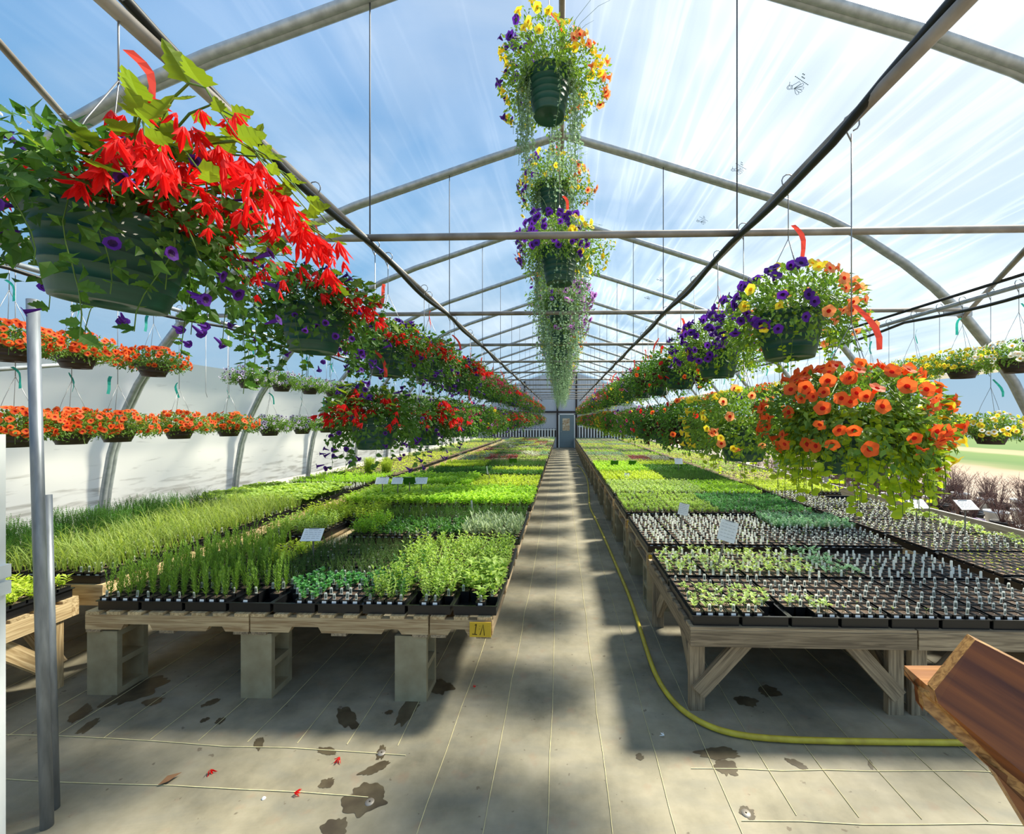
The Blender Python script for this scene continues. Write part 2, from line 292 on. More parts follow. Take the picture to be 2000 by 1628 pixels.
# ------------------------------------------------------------------ mesh helpers
class MB:
    def __init__(s): s.V = []; s.F = []; s.n = 0
    def add(s, V, F, mat=0, smooth=False):
        V = np.asarray(V, dtype=np.float64).reshape(-1, 3)
        groups = {}
        if isinstance(F, np.ndarray): groups[F.shape[1]] = F
        else:
            for f in F: groups.setdefault(len(f), []).append(f)
        for k, g in groups.items(): s.F.append((np.asarray(g, dtype=np.int64) + s.n, mat, smooth))
        s.V.append(V); s.n += len(V); return s
    def box(s, c, d, mat=0, R=None):
        x, y, z = [v / 2 for v in d]
        V = np.array([(-x, -y, -z), (x, -y, -z), (x, y, -z), (-x, y, -z), (-x, -y, z), (x, -y, z), (x, y, z), (-x, y, z)])
        if R is not None: V = V @ np.array(R).T
        return s.add(V + np.array(c), [(0, 3, 2, 1), (4, 5, 6, 7), (0, 1, 5, 4), (1, 2, 6, 5), (2, 3, 7, 6), (3, 0, 4, 7)], mat)
    def beam(s, a, b, w, h, mat=0, up=(0, 0, 1)):
        a = Vector(a); b = Vector(b); y = (b - a); ln = y.length; y.normalize()
        x = y.cross(Vector(up)).normalized(); z = x.cross(y)
        R = np.array([[x[i], y[i], z[i]] for i in range(3)])
        return s.box((a + b) / 2, (w, ln, h), mat, R)
    def tube(s, P, r, n=6, mat=0, caps=True, smooth=True):
        P = [Vector(p) for p in P]; rings = []; up = None
        for i, p in enumerate(P):
            d = (P[min(i + 1, len(P) - 1)] - P[max(i - 1, 0)]).normalized()
            if up is None: up = Vector((0, 0, 1)) if abs(d.z) < .9 else Vector((1, 0, 0))
            x = d.cross(up).normalized(); up = x.cross(d).normalized()
            rr = r[i] if isinstance(r, (list, tuple)) else r
            for k in range(n):
                a = 2 * PI * k / n; rings.append(p + x * math.cos(a) * rr + up * math.sin(a) * rr)
        Fs = [(i * n + k, i * n + (k + 1) % n, (i + 1) * n + (k + 1) % n, (i + 1) * n + k) for i in range(len(P) - 1) for k in range(n)]
        s.add([tuple(v) for v in rings], Fs, mat, smooth)
        if caps and n > 2: s.F.append((np.array([list(range(n))[::-1]]) + s.n - n * len(P), mat, False)); s.F.append((np.array([list(range(n))]) + s.n - n, mat, False))
        return s
    def lathe(s, prof, n=24, mat=0, c=(0, 0, 0), smooth=True, sx=1., sy=1.):
        V = [(c[0] + r * math.cos(2 * PI * k / n) * sx, c[1] + r * math.sin(2 * PI * k / n) * sy, c[2] + z) for r, z in prof for k in range(n)]
        Fs = [(i * n + k, i * n + (k + 1) % n, (i + 1) * n + (k + 1) % n, (i + 1) * n + k) for i in range(len(prof) - 1) for k in range(n)]
        return s.add(V, Fs, mat, smooth)
    def prism(s, poly, y0, y1, mat=0):   # polygon in xz, extruded along y
        n = len(poly); V = [(x, y0, z) for x, z in poly] + [(x, y1, z) for x, z in poly]
        s.add(V, [tuple(range(n)), tuple(range(2 * n - 1, n - 1, -1))] + [(i, i + n, (i + 1) % n + n, (i + 1) % n) for i in range(n)], mat); return s
    def scatter(s, tm, R, T, mat=None, smooth=False):
        V0, Fl = tm; R = np.asarray(R); T = np.asarray(T); N = len(T)
        if N == 0: return s
        k = len(V0); V = np.einsum('nij,kj->nki', R, V0) + T[:, None, :]
        off = (np.arange(N) * k)
        for f, m in Fl:
            f = np.asarray(f); FF = (f[None] + off[:, None, None]).reshape(-1, f.shape[1])
            s.F.append((FF + s.n, m if mat is None else mat + m, smooth))
        s.V.append(V.reshape(-1, 3)); s.n += N * k; return s
    def merge(s, o, T=(0, 0, 0), rz=0., sc=1.):
        c, q = math.cos(rz), math.sin(rz); R = np.array([[c, -q, 0], [q, c, 0], [0, 0, 1]]) * sc
        for f, m, sm in o.F: s.F.append((f + s.n, m, sm))
        s.V.append(np.concatenate(o.V) @ R.T + np.array(T)); s.n += o.n; return s
    def mesh(s, name, mats):
        me = bpy.data.meshes.new(name)
        V = np.concatenate(s.V); me.vertices.add(len(V)); me.vertices.foreach_set('co', V.ravel())
        lv = np.concatenate([f.ravel() for f, m, sm in s.F]); cnt = np.concatenate([np.full(len(f), f.shape[1]) for f, m, sm in s.F])
        me.loops.add(len(lv)); me.loops.foreach_set('vertex_index', lv.astype(np.int32))
        st = np.concatenate([[0], np.cumsum(cnt)[:-1]]); me.polygons.add(len(cnt)); me.polygons.foreach_set('loop_start', st.astype(np.int32))
        me.polygons.foreach_set('material_index', np.concatenate([np.full(len(f), m) for f, m, sm in s.F]).astype(np.int32))
        me.polygons.foreach_set('use_smooth', np.concatenate([np.full(len(f), sm) for f, m, sm in s.F]))
        for m in mats: me.materials.append(m)
        me.update(calc_edges=True); return me
    def build(s, name, mats, parent=None, loc=(0, 0, 0), rot=(0, 0, 0)):
        if not isinstance(mats, (list, tuple)): mats = [mats]
        return put(s.mesh(name, mats), name, parent, loc, rot)
def put(me, name, parent=None, loc=(0, 0, 0), rot=(0, 0, 0), sc=None, mats=None):
    o = bpy.data.objects.new(name, me); COL.objects.link(o); o.location = loc; o.rotation_euler = rot
    if sc is not None: o.scale = (sc, sc, sc) if not isinstance(sc, tuple) else sc
    if parent is not None: o.parent = parent
    if mats:
        for i, m in enumerate(mats):
            if m is not None: o.material_slots[i].link = 'OBJECT'; o.material_slots[i].material = m
    return o
def thing(name, label, cat, loc=(0, 0, 0), rot=(0, 0, 0), group=None):
    o = bpy.data.objects.new(name, None); COL.objects.link(o); o.location = loc; o.rotation_euler = rot; o.empty_display_size = .05
    o['label'] = label; o['category'] = cat
    if group: o['group'] = group
    return o
def tag(o, label, cat, group=None):
    o['label'] = label; o['category'] = cat
    if group: o['group'] = group
    return o
def kind(o, k): o['kind'] = k; return o
ORD = ['first', 'second', 'third', 'fourth', 'fifth', 'sixth', 'seventh', 'eighth', 'ninth', 'tenth', 'eleventh', 'twelfth', 'thirteenth', 'fourteenth', 'fifteenth', 'sixteenth', 'seventeenth', 'eighteenth', 'nineteenth', 'twentieth'] + ['twenty-' + w for w in ('first', 'second', 'third', 'fourth', 'fifth', 'sixth', 'seventh', 'eighth', 'ninth')] + ['thirtieth'] + ['thirty-' + w for w in ('first', 'second', 'third', 'fourth', 'fifth', 'sixth', 'seventh', 'eighth', 'ninth')]
def at(px, py, Z):      # pixel + camera depth -> world point
    xc = (px - CX) / FPX * Z
    return (xc * math.cos(YAW) - Z * math.sin(YAW), Z * math.cos(YAW) + xc * math.sin(YAW), CAMH + (CY - py) / FPX * Z)
def onfloor(px, py): return at(px, py, CAMH * FPX / (py - CY))

# leaf templates: V, [(faces, mat)]
def T_leaf(w=.5, fold=.12, droop=-.12):
    return (np.array([(0, 0, 0), (-w / 2, .42, fold), (0, .45, 0), (w / 2, .42, fold), (0, 1, droop)]), [([(0, 2, 4, 1), (0, 3, 4, 2)], 0)])
def T_round(w=.9):
    return (np.array([(0, 0, 0), (-w * .42, .25, .08), (-w * .42, .72, .08), (0, 1, 0), (w * .42, .72, .08), (w * .42, .25, .08), (0, .5, -.03)]), [([(0, 6, 2, 1), (6, 3, 2, 2)][:1] + [(0, 5, 4, 6), (6, 4, 3, 2)], 0)])
def T_serrate(w=.42):
    pts = [(0, 0), (.2, .1), (.5, .22), (.38, .3), (.46, .45), (.32, .5), (.34, .64), (.18, .7), (.16, .84), (0, 1)]
    V = [(0, y, -.06 * math.sin(PI * y)) for _, y in pts]; n = len(pts)
    V += [(x * w / .5, y, .12 * x) for x, y in pts[1:-1]] + [(-x * w / .5, y, .12 * x) for x, y in pts[1:-1]]
    Fs = []
    for side in (0, 1):
        b = n + side * (n - 2)
        for i in range(n - 1):
            if i == 0: f = (0, b, 1)
            elif i == n - 2: f = (i, b + i - 1, i + 1)
            else: f = (i, b + i - 1, b + i, i + 1)
            Fs.append(f if side == 0 else f[::-1])
    V = np.array(V); return (V, [([f for f in Fs if len(f) == 3], 0), ([f for f in Fs if len(f) == 4], 0)])
LF, LN, LR, LS = T_leaf(.5), T_leaf(.2, .03, -.05), T_round(), T_serrate()
LW = T_leaf(.62, .1, -.2)
LQ = (np.array([(0, 0, 0), (-.25, .45, .05), (0, 1, 0), (.25, .45, .05)]), [([(0, 3, 2, 1)], 0)])
LQN = (np.array([(0, 0, 0), (-.11, .45, .02), (0, 1, 0), (.11, .45, .02)]), [([(0, 3, 2, 1)], 0)])

def nrm(v): return v / np.maximum(np.linalg.norm(v, axis=-1, keepdims=True), 1e-9)
def frames(d, up, s):
    d = nrm(d); x = nrm(np.cross(d, up)); z = np.cross(x, d)
    s = np.asarray(s)
    if s.ndim == 1: s = s[:, None]
    return np.stack([x * s, d * s, z * s], axis=-1)

# flower templates (face to +z, radius 1)
def T_petunia(n=20, throat=.3, tube=1.1):
    V = []; Fs0 = []; Fs1 = []
    V.append((0, 0, -.35))
    for k in range(n):
        a = 2 * PI * k / n; V.append((throat * math.cos(a), throat * math.sin(a), -.08))
    for k in range(n):
        a = 2 * PI * k / n; r = .93 + .07 * math.cos(5 * a); V.append((r * math.cos(a), r * math.sin(a), .02 + .05 * math.cos(5 * a)))
    for k in range(n):
        j = (k + 1) % n; Fs1.append((0, 1 + k, 1 + j)); Fs0.append((1 + k, 1 + n + k, 1 + n + j, 1 + j))
    b = len(V); m = 5
    for r, z in ((.42, -.12), (.14, -tube)):
        for k in range(m): a = 2 * PI * k / m; V.append((r * math.cos(a), r * math.sin(a), z))
    Fs0 += [(b + k, b + (k + 1) % m, b + m + (k + 1) % m, b + m + k) for k in range(m)]
    return (np.array(V), [(Fs0, 0), (Fs1, 1)])
def T_petunia_lo():
    V = [(0, 0, -.25)]; n = 8
    for k in range(n): a = 2 * PI * k / n; V.append((.4 * math.cos(a), .4 * math.sin(a), 0))
    for k in range(n): a = 2 * PI * k / n; V.append(((1 if k % 2 else .86) * math.cos(a), (1 if k % 2 else .86) * math.sin(a), .05))
    return (np.array(V), [([(1 + k, 1 + n + k, 1 + n + (k + 1) % n, 1 + (k + 1) % n) for k in range(n)], 0), ([(0, 1 + k, 1 + (k + 1) % n) for k in range(n)], 1)])
def T_begonia(seed=0):
    rg = random.Random(seed); V = []; Q = []
    for k in range(5):
        a = 2 * PI * k / 5 + rg.uniform(-.2, .2); op = rg.uniform(.25, .85); ln = rg.uniform(.75, 1.25); w = .15
        c, s_ = math.cos(a), math.sin(a); b = len(V)
        def pt(r, z, t): return (r * c - t * s_, r * s_ + t * c, z)
        V += [pt(.04, 0, 0), pt(.25 * op + .08, .4 * ln, w), pt(.3 * op + .1, .4 * ln, 0), pt(.25 * op + .08, .4 * ln, -w), pt(op * .95, ln, 0), pt(op * .6, .75 * ln, w * .8), pt(op * .6, .75 * ln, -w * .8)]
        Q += [(b, b + 2, b + 5, b + 1), (b, b + 3, b + 6, b + 2), (b + 2, b + 4, b + 5, b + 5)[:3] + (b + 5,), (b + 2, b + 6, b + 4, b + 4)[:3] + (b + 4,)]
    Q4 = [q for q in Q if len(set(q)) == 4]; Q3 = [tuple(dict.fromkeys(q)) for q in Q if len(set(q)) == 3]
    return (np.array(V), [(Q4, 0), (Q3, 0)])
FT = {'petunia': T_petunia(), 'petunia_lo': T_petunia_lo(), 'begonia': T_begonia(1), 'begonia2': T_begonia(5), 'torenia': T_petunia(8, .5, 2.2)}
def flower_mesh(ft, a, b):
    key = (ft, a, b)
    if key not in FM:
        mb = MB(); mb.scatter(FT[ft], np.eye(3)[None], np.zeros((1, 3)), smooth=False); FM[key] = mb.mesh('flower', [F[a], F[b]])
    return FM[key]
FM = {}

# ================================================================== STRUCTURE
Y0, Y1 = -1.6, 24.6
PROF = [(0, 4.66), (.8, 4.41), (1.5, 4.18), (2.2, 3.95), (2.7, 3.75), (3.1, 3.54), (3.5, 3.27), (3.8, 3.02), (4.1, 2.72), (4.35, 2.4), (4.58, 2.05), (4.75, 1.7), (4.88, 1.3), (4.95, .9), (5.0, .45), (5.0, 0)]
def profile_pts(side, za, zb, n=60, off=0.):
    P = [(x * side, z) for x, z in PROF]; out = []
    for i in range(len(P) - 1):
        for k in range(6):
            f = k / 6; out.append((P[i][0] * (1 - f) + P[i + 1][0] * f, P[i][1] * (1 - f) + P[i + 1][1] * f))
    out.append(P[-1]); out = [p for p in out if za <= p[1] <= zb]
    return [(x + off * side, z + (off if z > 3 else 0)) for x, z in out]
# ground outside
mb = MB(); gx = [-60, -5.4, 5.4, 9, 14, 22, 40, 70, 110]; gz = [-.35, -.08, -.08, -.1, -.25, -.55, -1.2, -2.1, -3.2]
gy = [-30, 0, 30, 60, 110]
V = [(x, y, z) for x, z in zip(gx, gz) for y in gy]
mb.add(V, [(i * 5 + j, (i + 1) * 5 + j, (i + 1) * 5 + j + 1, i * 5 + j + 1) for i in range(len(gx) - 1) for j in range(4)])
kind(mb.build('trim_12', M['field']), 'structure')['label'] = 'outdoor ground of pale gravel and grass field beyond the open right side'
# floor
mb = MB(); mb.box((0, 11.4, -.04), (10.6, 27, .08)); floor = kind(mb.build('floor', M['floor']), 'structure')
rg = random.Random(4)
for k in range(-15, 16):
    x = -.06 + k * .262
    ya = 2.12 if x < -.75 else (0.3 if x < .95 else 1.8)
    yb = 24 if abs(x - .1) < .75 else 6
    mb = MB(); P = []; y = ya
    while y < yb:
        P.append((x + rg.uniform(-.006, .006), y, .002)); y += .3 if y < 4 else 1.
    mb.tube(P, .0016, 3, caps=False); mb.build('seam_thread', M['thread'], floor)
for a, b in (((-4.9, 2.2), (-.78, 2.06)), ((-4.9, 1.92), (-.86, 1.83)), ((.75, 1.77), (4, 1.8)), ((.62, 2.02), (3.4, 2.08))):
    mb = MB(); P = []
    for i in range(14): f = i / 13; P.append((a[0] + (b[0] - a[0]) * f, a[1] + (b[1] - a[1]) * f + rg.uniform(-.008, .008), .002))
    mb.tube(P, .0018, 3, caps=False); mb.build('seam_thread', M['thread'], floor)
def blob(cx, cy, rx, ry, z=.0012, rz=0., n=64, rough=.3, seed=0):
    r_ = random.Random(seed); rr = 1.; V = []
    ph = [r_.uniform(0, 6.28) for _ in range(16)]
    for k in range(n):
        a = 2 * PI * k / n; rr = 1 + rough * sum(math.sin((j + 1) * a + ph[j]) / (j + 1.8) ** .85 for j in range(16)) * .75
        x, y = rx * rr * math.cos(a), ry * rr * math.sin(a); V.append((cx + x * math.cos(rz) - y * math.sin(rz), cy + x * math.sin(rz) + y * math.cos(rz), z))
    m_ = MB(); m_.add(V, [tuple(range(n))]); return m_
ST = [(715, 1562, .1, .07), (262, 1352, .16, .1), (160, 1392, .08, .04), (800, 1385, .05, .12), (680, 1400, .04, .12), (745, 1470, .05, .02), (640, 1467, .06, .02), (410, 1372, .04, .03), (170, 1420, .06, .03), (1460, 1588, .03, .03), (1420, 1500, .05, .05), (1408, 1470, .04, .1), (1555, 1490, .05, .02), (1500, 1350, .07, .05), (1460, 1370, .05, .06), (640, 1528, .03, .03), (300, 1370, .05, .04), (655, 1620, .05, .05), (505, 1450, .05, .02), (1250, 1477, .02, .02), (860, 1340, .07, .09), (735, 1500, .03, .06), (760, 1390, .02, .02), (1700, 1493, .03, .01), (430, 1408, .03, .02), (400, 1405, .02, .02)]
for i, (px, py, rx, ry) in enumerate(ST):
    p = onfloor(px, py); blob(p[0], p[1], rx, ry, seed=i, rz=i).build('water_stain', M['wet'], floor)
for i, (px, py) in enumerate(((745, 1470), (1457, 1588), (722, 1566))):
    p = onfloor(px, py); mb = MB(); mb.lathe([(.004, .004), (.018, .004), (.02, .001)], 12); mb.build('washer_pin', M['steel_dull'], floor, (p[0], p[1], 0))
# roof film and walls
def film_sheet(path, name, m, wave=.0, off=.055):
    mb = MB(); ys = np.linspace(Y0, Y1, 90); V = []; n = len(path)
    for yi, y in enumerate(ys):
        for i, (x, z) in enumerate(path):
            w = wave * (math.sin(y * 3.3 + z * 5) + math.sin(y * 7.1 - x * 3.1) * .5)
            V.append((x + w * (1 if x > 0 else -1), y, z + w * .3))
    mb.add(V, [(a * n + i, (a + 1) * n + i, (a + 1) * n + i + 1, a * n + i + 1) for a in range(len(ys) - 1) for i in range(n - 1)], smooth=True)
    return kind(mb.build(name, m), 'structure')
lp = profile_pts(-1, 2.3, 5, off=.06)[::-1]; rp = profile_pts(1, 2.3, 5, off=.06)
film_sheet(lp + rp[1:], 'ceiling', M['film'], .006)['label'] = 'clear wrinkled plastic roof film over the steel hoops'
film_sheet(profile_pts(-1, .56, 2.36, off=.07), 'wall_left', M['whitefilm'], .012)['label'] = 'opaque white plastic side film with dirt streaks along its foot'
mb = MB(); P = [(4.72, y, 2.22 + .01 * math.sin(y * 2)) for y in np.linspace(Y0, Y1, 40)]; mb.tube(P, .035, 8); tag(mb.build('rolled_film_tube', M['whitefilm']), 'rolled-up side film tube running along the open right side', 'tube')
for side, nm in ((-1, 'baseboard_left'), (1, 'baseboard_right')):
    mb = MB(); seg = 2.4; root = None
    root = kind(bpy.data.objects.new(nm, None), 'structure'); COL.objects.link(root); root.location = (4.97 * side - .07 * side, 0, 0)
    for i in range(11):
        mb = MB(); mb.box((0, Y0 + seg * (i + .5), .36), (.04, seg - .012, .27)); mb.build('plank', M['board'], root)
        mb = MB(); mb.box((side * -.0, Y0 + seg * (i + .5), .11), (.036, seg - .012, .2)); mb.build('plank', M['board'], root)
# end wall
mb = MB(); path = [(x, z) for x, z in profile_pts(-1, 0, 5)[::-1]] + profile_pts(1, 0, 5)[1:]
n = len(path)
poly = [(x, z) for x, z in path]
mb.prism(poly, Y1, Y1 + .03); kind(mb.build('wall_back', M['endwall']), 'structure')['label'] = 'pale translucent end wall with dark framing around the door'
DX, DW, DH = .28, .84, 1.9
for i, (a, b, w) in enumerate((((-.27, 0), (-.27, 4.5), .1), ((.84, 0), (.84, 4.4), .1), ((-2.6, 2.1), (2.6, 2.1), .12), ((-2.2, 0), (-2.2, 3.9), .08), ((2.7, 0), (2.7, 3.7), .08))):
    mb = MB(); mb.beam((a[0], Y1 - .06, a[1]), (b[0], Y1 - .06, b[1]), .1, w, up=(0, 1, 0)); kind(mb.build('trim_%d' % (i + 2), M['dark_beam']), 'structure')
d = thing('door_1', 'pale grey end door with a tall patterned window', 'door', (DX, Y1 - .12, 0)); kind(d, 'structure')
mb = MB(); mb.box((0, 0, DH / 2 + .02), (DW, .045, DH)); mb.build('leaf', M['door_grey'], d)
mb = MB()
for s_ in (-1, 1): mb.box((s_ * (DW / 2 + .035), 0, DH / 2 + .04), (.06, .08, DH + .08))
mb.box((0, 0, DH + .06), (DW + .13, .08, .06)); mb.build('door_frame', M['white_paint'], d)
mb = MB(); mb.box((-.04, -.03, 1.36), (.42, .012, .72)); mb.build('window_pane', M['pane'], d)
mb = MB(); mb.tube([(-.33, -.03, .95), (-.33, -.08, .95)], .03, 8); mb.build('door_knob', M['steel'], d)
# picket style vents on the end wall
for (xa, xb, za, zb, lab) in ((-4.3, -.35, .62, 1.12, 'row of white upright pickets on the end wall left of the door'), (.95, 3.6, .5, 1.3, 'row of white upright pickets on the end wall right of the door')):
    f = thing('picket_panel', lab, 'fence', ((xa + xb) / 2, Y1 - .14, 0))
    mb = MB(); mb.box((0, 0.03, (za + zb) / 2), (xb - xa, .02, zb - za)); mb.build('backing', M['dark_beam'], f)
    k = int((xb - xa) / .17); mb0 = MB(); mb0.box((0, 0, 0), (.085, .02, zb - za - .02)); me = mb0.mesh('picket', [M['white_paint']])
    for i in range(k): put(me, 'picket', f, (-(xb - xa) / 2 + .08 + i * .17, 0, (za + zb) / 2))
    mb = MB(); mb.box((0, -.015, zb - .06), (xb - xa, .01, .05)); mb.build('rail', M['white_paint'], f)

# hoops -------------------------------------------------------------
HY = [.72 + 1.83 * k for k in range(14)]
HY = [y for y in HY if y < Y1 - .1]
def hoop_mb():
    mb = MB(); pts = [(x, z) for x, z in profile_pts(-1, 0, 5)[::-1]][::3]
    full = [Vector((x, 0, z)) for x, z in [(p[0], p[1]) for p in profile_pts(-1, 0, 5)][::-1][::3]]
    L_ = [Vector((-x, 0, z)) for x, z in PROF[::-1]] + [Vector((x, 0, z)) for x, z in PROF[1:]]
    # two parallel lobes make the ribbed oval section
    for dy in (-.02, .02): mb.tube([p + Vector((0, dy, 0)) for p in L_], .031, 10)
    return mb
hm = hoop_mb().mesh('arch', [M['steel']])
mbt = MB(); mbt.tube([(-4.0, 0, 2.78), (4.0, 0, 2.78)], .021, 10); tie = mbt.mesh('tie_bar', [M['steel_dull']])
mbh = MB(); mbh.tube([(0, 0, 2.79), (0, 0, 4.3)], .0045, 5); rod = mbh.mesh('hanger_rod', [M['cord']])
mbg = MB(); mbg.prism([(-.14, -.045), (.14, -.045), (.14, .045), (-.14, .045)], -.004, .004); gus = mbg.mesh('gusset_plate', [M['steel']])
mbb = MB(); mbb.tube([(0, -.035, 0), (0, .035, 0)], .008, 6); bolt = mbb.mesh('bolt', [M['cord']])
XL, XR, XOL, XOR = -1.19, 1.055, -3.6, 3.5
for i, y in enumerate(HY):
    h = thing('steel_hoop', 'galvanised steel hoop frame with tie bar, %s from the front' % ORD[i], 'frame', (0, y, 0))
    put(hm, 'arch', h); put(tie, 'tie_bar', h, (0, -.05, 0))
    for x in (XL, XR): put(rod, 'hanger_rod', h, (x, 0, 0))
    for s_ in (-1, 1):
        put(gus, 'gusset_plate', h, (s_ * 3.98, -.055, 2.76))
        for bx, bz in ((1.9, 4.05), (2.35, 3.9), (3.9, 2.9)): put(bolt, 'bolt', h, (s_ * bx, 0, bz))
# purlins & pipes
def longpipe(name, x, z, r, m, label, cat='pipe', y0=Y0, y1=Y1, pts=None, n=10):
    mb = MB(); mb.tube(pts or [(x, y0, z), (x, (y0 + y1) / 2, z), (x, y1, z)], r, n); return tag(mb.build(name, m), label, cat)
longpipe('purlin_pipe', XL, 2.77, .021, M['steel_dull'], 'long metal purlin pipe above the left inner basket row')
longpipe('purlin_pipe', XR, 2.77, .021, M['steel_dull'], 'long metal purlin pipe above the right inner basket row')
longpipe('purlin_pipe', XOL, 2.7, .019, M['steel'], 'long metal pipe above the outer left bowls')
longpipe('purlin_pipe', XOR, 2.7, .019, M['steel'], 'long metal pipe above the outer right bowls')
longpipe('ridge_pipe', 0, 4.58, .022, M['steel_dull'], 'ridge pipe along the top of the roof')
def sagline(x, z, dz, side, y0=1.6):
    P = []; rg2 = random.Random(int(abs(x) * 100))
    y = y0
    while y < Y1 - .3:
        f = ((y - HY[0]) / 1.815) % 1; P.append((x + side * (.03 + .008 * math.sin(y * 5)), y, z - dz * math.sin(PI * f) - .022)); y += .16
    return P
longpipe('irrigation_pipe', 0, 0, .0165, M['black_pipe'], 'black irrigation pipe strapped along the left inner purlin', pts=[(XL - .02, -.2, 2.98), (XL - .02, .8, 2.89), (XL - .02, 1.2, 2.83), (XL - .01, 1.5, 2.79)] + sagline(XL, 2.77, .035, 1, 1.7))
longpipe('irrigation_pipe', 0, 0, .0165, M['black_pipe'], 'black irrigation pipe strapped along the right inner purlin', pts=[(XR + .0, -.2, 2.98), (XR, .8, 2.87), (XR, 1.05, 2.82), (XR, 1.4, 2.79)] + sagline(XR, 2.77, .03, -1, 1.6))
longpipe('irrigation_pipe', 0, 0, .014, M['black_pipe'], 'black irrigation pipe sagging below the outer left pipe', pts=sagline(XOL, 2.68, .05, 1, 0.5))
longpipe('irrigation_pipe', 0, 0, .014, M['black_pipe'], 'black irrigation pipe sagging below the outer right pipe', pts=sagline(XOR, 2.68, .05, -1, 0.5))
longpipe('conduit', XOR - .06, 2.76, .013, M['black_pipe'], 'straight black conduit above the outer right pipe')
longpipe('brace_pipe', 0, 0, .019, M['steel_dull'], 'diagonal brace from the first tie bar to the right hoop', pts=[(2.75, 2.0, 3.1), (2.9, 2.6, 2.82), (4.1, 4.4, 2.72)])
longpipe('brace_pipe', 0, 0, .019, M['steel_dull'], 'diagonal brace running up from the front left hoop', pts=[(-3.05, 2.55, 3.48), (-2.85, 2.0, 3.6), (-2.45, .9, 3.76)])
longpipe('brace_pipe', 0, 0, .019, M['steel'], 'diagonal pipe across the white left wall', pts=[(-4.5, 2.6, 1.95), (-4.28, 4.4, 2.35)])
# printed marks on the film
def logo_mb():
    mb = MB()
    def stroke(P, r=.0028): mb.tube([(x, y, 0) for x, y in P], r, 4)
    ring = [(-.05 + .03 * math.cos(a), .07 + .03 * math.sin(a)) for a in np.linspace(0, 2 * PI, 13)]; stroke(ring); stroke([(-.05 + .018 * math.cos(a), .07 + .018 * math.sin(a)) for a in np.linspace(0, 2 * PI, 11)])
    stroke([(-.1, .02), (-.07, .06)])
    stroke([(-.045, .045), (-.02, -.04), (.02, -.03), (.0, .06), (-.02, .075)], .0035)
    for a0 in (-1.15, -.6, -.1, .35):
        c, s_ = math.cos(a0), math.sin(a0); f = lambda u, v: (.0 + u * c - v * s_, .05 + u * s_ + v * c)
        stroke([f(0, 0), f(.07, -.016), f(.1, -.012), f(.1, .012), f(.07, .016), f(0, 0)])
    for i in range(9): mb.box((-.1 + i * .023, -.06, 0), (.017, .008, .002))
    for i in range(3): mb.box((-.04 + i * .016, -.095, 0), (.012, .012, .002))
    for i in range(2): mb.box((-.06 + i * .018, -.125, 0), (.013, .012, .002))
    return mb
lm = logo_mb().mesh('film_logo', [M['logo']])
for i, y in enumerate((3.1, 4.12, 5.18, 6.25, 7.35, 8.45)):
    o = put(lm, 'film_logo', None, (1.72, y, 4.66 - .322 * 1.72 + .01), (0, .31, .25)); o.rotation_euler = (math.radians(0), .312, .3)
    o.scale = (.62, .62, .62); tag(o, 'small printed mark of fanned plant labels on the right roof film, %s from front' % ORD[i], 'print', 'printed marks on the roof film')

# ================================================================== FURNITURE: pallets, blocks, tables
def stringer_mb(w):
    mb = MB(); t = .038; h = .09
    n1, n2 = .18 * w + .04, .74 * w
    nw = .2 if w > .8 else .12
    poly = [(0, 0), (n1, 0), (n1 + .02, .035), (n1 + nw - .02, .035), (n1 + nw, 0)]
    if w > .8: poly += [(n2, 0), (n2 + .02, .03), (n2 + .1, .03), (n2 + .12, 0)]
    poly += [(w, 0), (w, h), (0, h)]
    mb.prism(poly, -t / 2, t / 2); return mb
PC = {}
def pallet(x, y, w, d, label, z=.39, group='wooden pallets'):
    r = thing('wooden_pallet', label, 'pallet', (x, y, z), group=None)
    k = (round(w, 2), round(d, 2))
    if k not in PC:
        db = MB(); db.box((0, 0, 0), (.085, d, .018)); bb = MB(); bb.box((0, 0, 0), (.09, d, .016))
        PC[k] = (stringer_mb(w).mesh('stringer', [M['pine_x']]), db.mesh('deck_board', [M['pine_y']]), bb.mesh('bottom_board', [M['grey_y']]))
    st, db, bb = PC[k]
    for yy in (.02, d / 2, d - .02): put(st, 'stringer', r, (0, yy, .016))
    n = max(3, int(w / .125))
    for i in range(n): put(db, 'deck_board', r, (.045 + i * (w - .09) / (n - 1), d / 2, .116))
    for i in range(3 if w > .8 else 2): put(bb, 'bottom_board', r, (.05 + i * (w - .1) / (2 if w > .8 else 1), d / 2, .008))
    return r
bm_ = MB()
bw, bh = .19, .39
for yy in (-.08, .08): bm_.box((0, yy, bh / 2), (bw, .03, bh))
for zz in (.0175, bh / 2, bh - .0175): bm_.box((0, 0, zz), (bw, .13, .035))
block_me = bm_.mesh('concrete_block', [M['block']])
def cblock(x, y, label, rz=0.):
    o = put(block_me, 'concrete_block', None, (x, y, 0), (0, 0, rz)); tag(o, label, 'block'); return o

